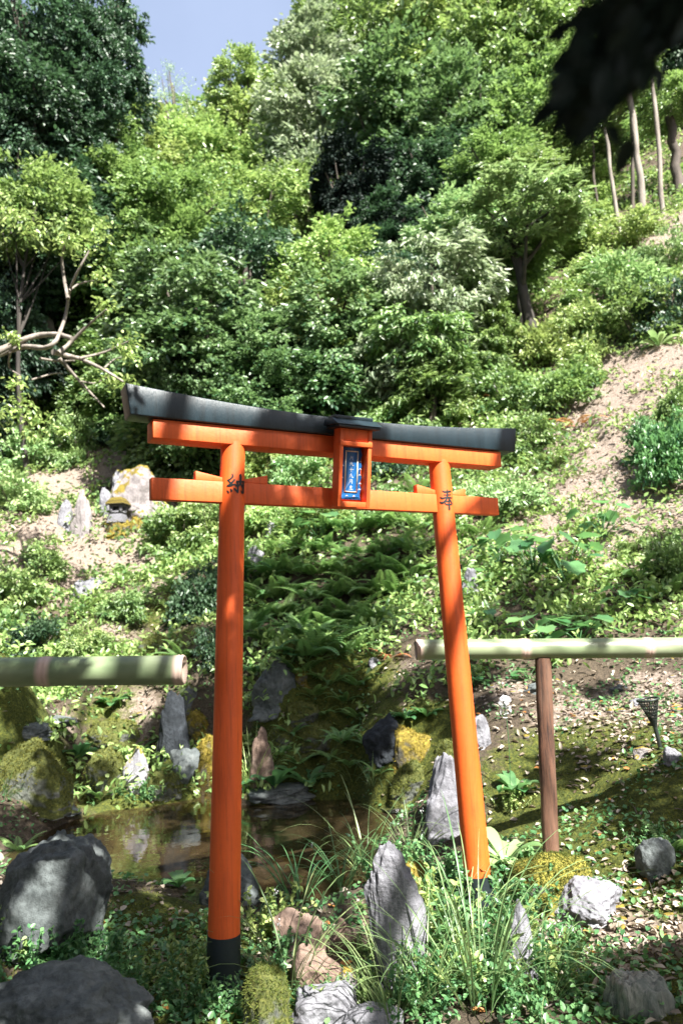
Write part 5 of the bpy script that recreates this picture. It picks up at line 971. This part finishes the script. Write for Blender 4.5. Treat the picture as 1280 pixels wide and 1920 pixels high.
# leaf litter
x, y, z = masked(60000, 2.1, 15, lambda x, y: np.clip(lit_at(x, y)*.95+.07, 0, 1), 1.1); m = len(x)
mb = MB(); leaves(mb, np.stack([x, y, z+rng.uniform(.002, .014, m)], 1), rdir(m, .0)*[1, 1, .35], rdir(m, 2.), .032*(1+.09*y)*rng.uniform(.4, 1.3, m), .017*(1+.09*y)*rng.uniform(.6, 1.2, m), .12, .3)
tag(mb.build('leaf_litter', M['litter']), 'dry pale leaf litter on the bare bank and soil', 'leaf litter', kind='stuff')
x, y, z = masked(1500, 2.1, 12, lambda x, y: np.clip(lit_at(x, y)*.6+.08, 0, 1), 1.2); m = len(x)
mb = MB(); leaves(mb, np.stack([x, y, z+.014], 1), rdir(m)*[1, 1, .3], rdir(m, 2.5), .05*rng.uniform(.5, 1.3, m), .022, .1, .3)
tag(mb.build('fallen_orange_leaves', M['orange_leaf']), 'scattered orange brown fallen leaves', 'fallen leaves', kind='stuff')
# pebbles
x, y, z = masked(1500, 2.3, 9, lambda x, y: lit_at(x, y)*.8+.05, 1.2); V0, F0 = ico(2); mb = MB(); r_ = rng.uniform(.006, .02, len(x))*(1+.1*y)
for q in range(len(x)): V, _f = V0*r_[q]*rng.uniform(.6, 1.2, 3)*[1.3, 1, .6], 0; mb.add(V*(1+.15*rng.normal(size=(len(V0), 1)))+[x[q], y[q], z[q]], F0)
tag(mb.build('pebbles', M['rock_pink'], smooth=False), 'small stones mixed with the litter', 'pebbles', kind='stuff')
# moss fuzz
def slope_n(x, y):
    e = .02; return nz(np.stack([-(hgt(x+e, y)-hgt(x-e, y))/(2*e), -(hgt(x, y+e)-hgt(x, y-e))/(2*e), np.ones(len(x))], 1))
x, y, z = masked(120000, 2.2, 8, lambda x, y: np.clip(mos_at(x, y)*1.3*(.35+.65*(fbm(x*4, y*4, 0, 3, 12) > -.15)), 0, 1), 1.6)
mb = MB(); fuzz(mb, np.stack([x, y, z], 1), slope_n(x, y), .010*(1+.12*y), .004*(1+.12*y), 1.)
tag(mb.build('moss_carpet', M['moss_fuzz']), 'yellow green moss carpet on the soil around the post and the pond', 'moss', kind='stuff')
# twigs
mb = MB()
x, y, z = masked(260, 2.3, 12, lambda x, y: lit_at(x, y)+.15, 1.1)
for q in range(len(x)):
    a = rng.uniform(0, 6.28); L = rng.uniform(.05, .25)*(1+.05*y[q]); d = np.array([math.cos(a), math.sin(a), 0])*L/2; P = np.array([[x[q], y[q], 0]])+np.linspace(-1, 1, 5)[:, None]*d+rng.normal(size=(5, 3))*.006; P[:, 2] = H(P[:, 0], P[:, 1])+.012; tube(mb, P, .0018*(1+.1*y[q]), 5)
tag(mb.build('fallen_twigs', M['bark']), 'thin fallen twigs lying in the litter', 'twigs', kind='stuff')
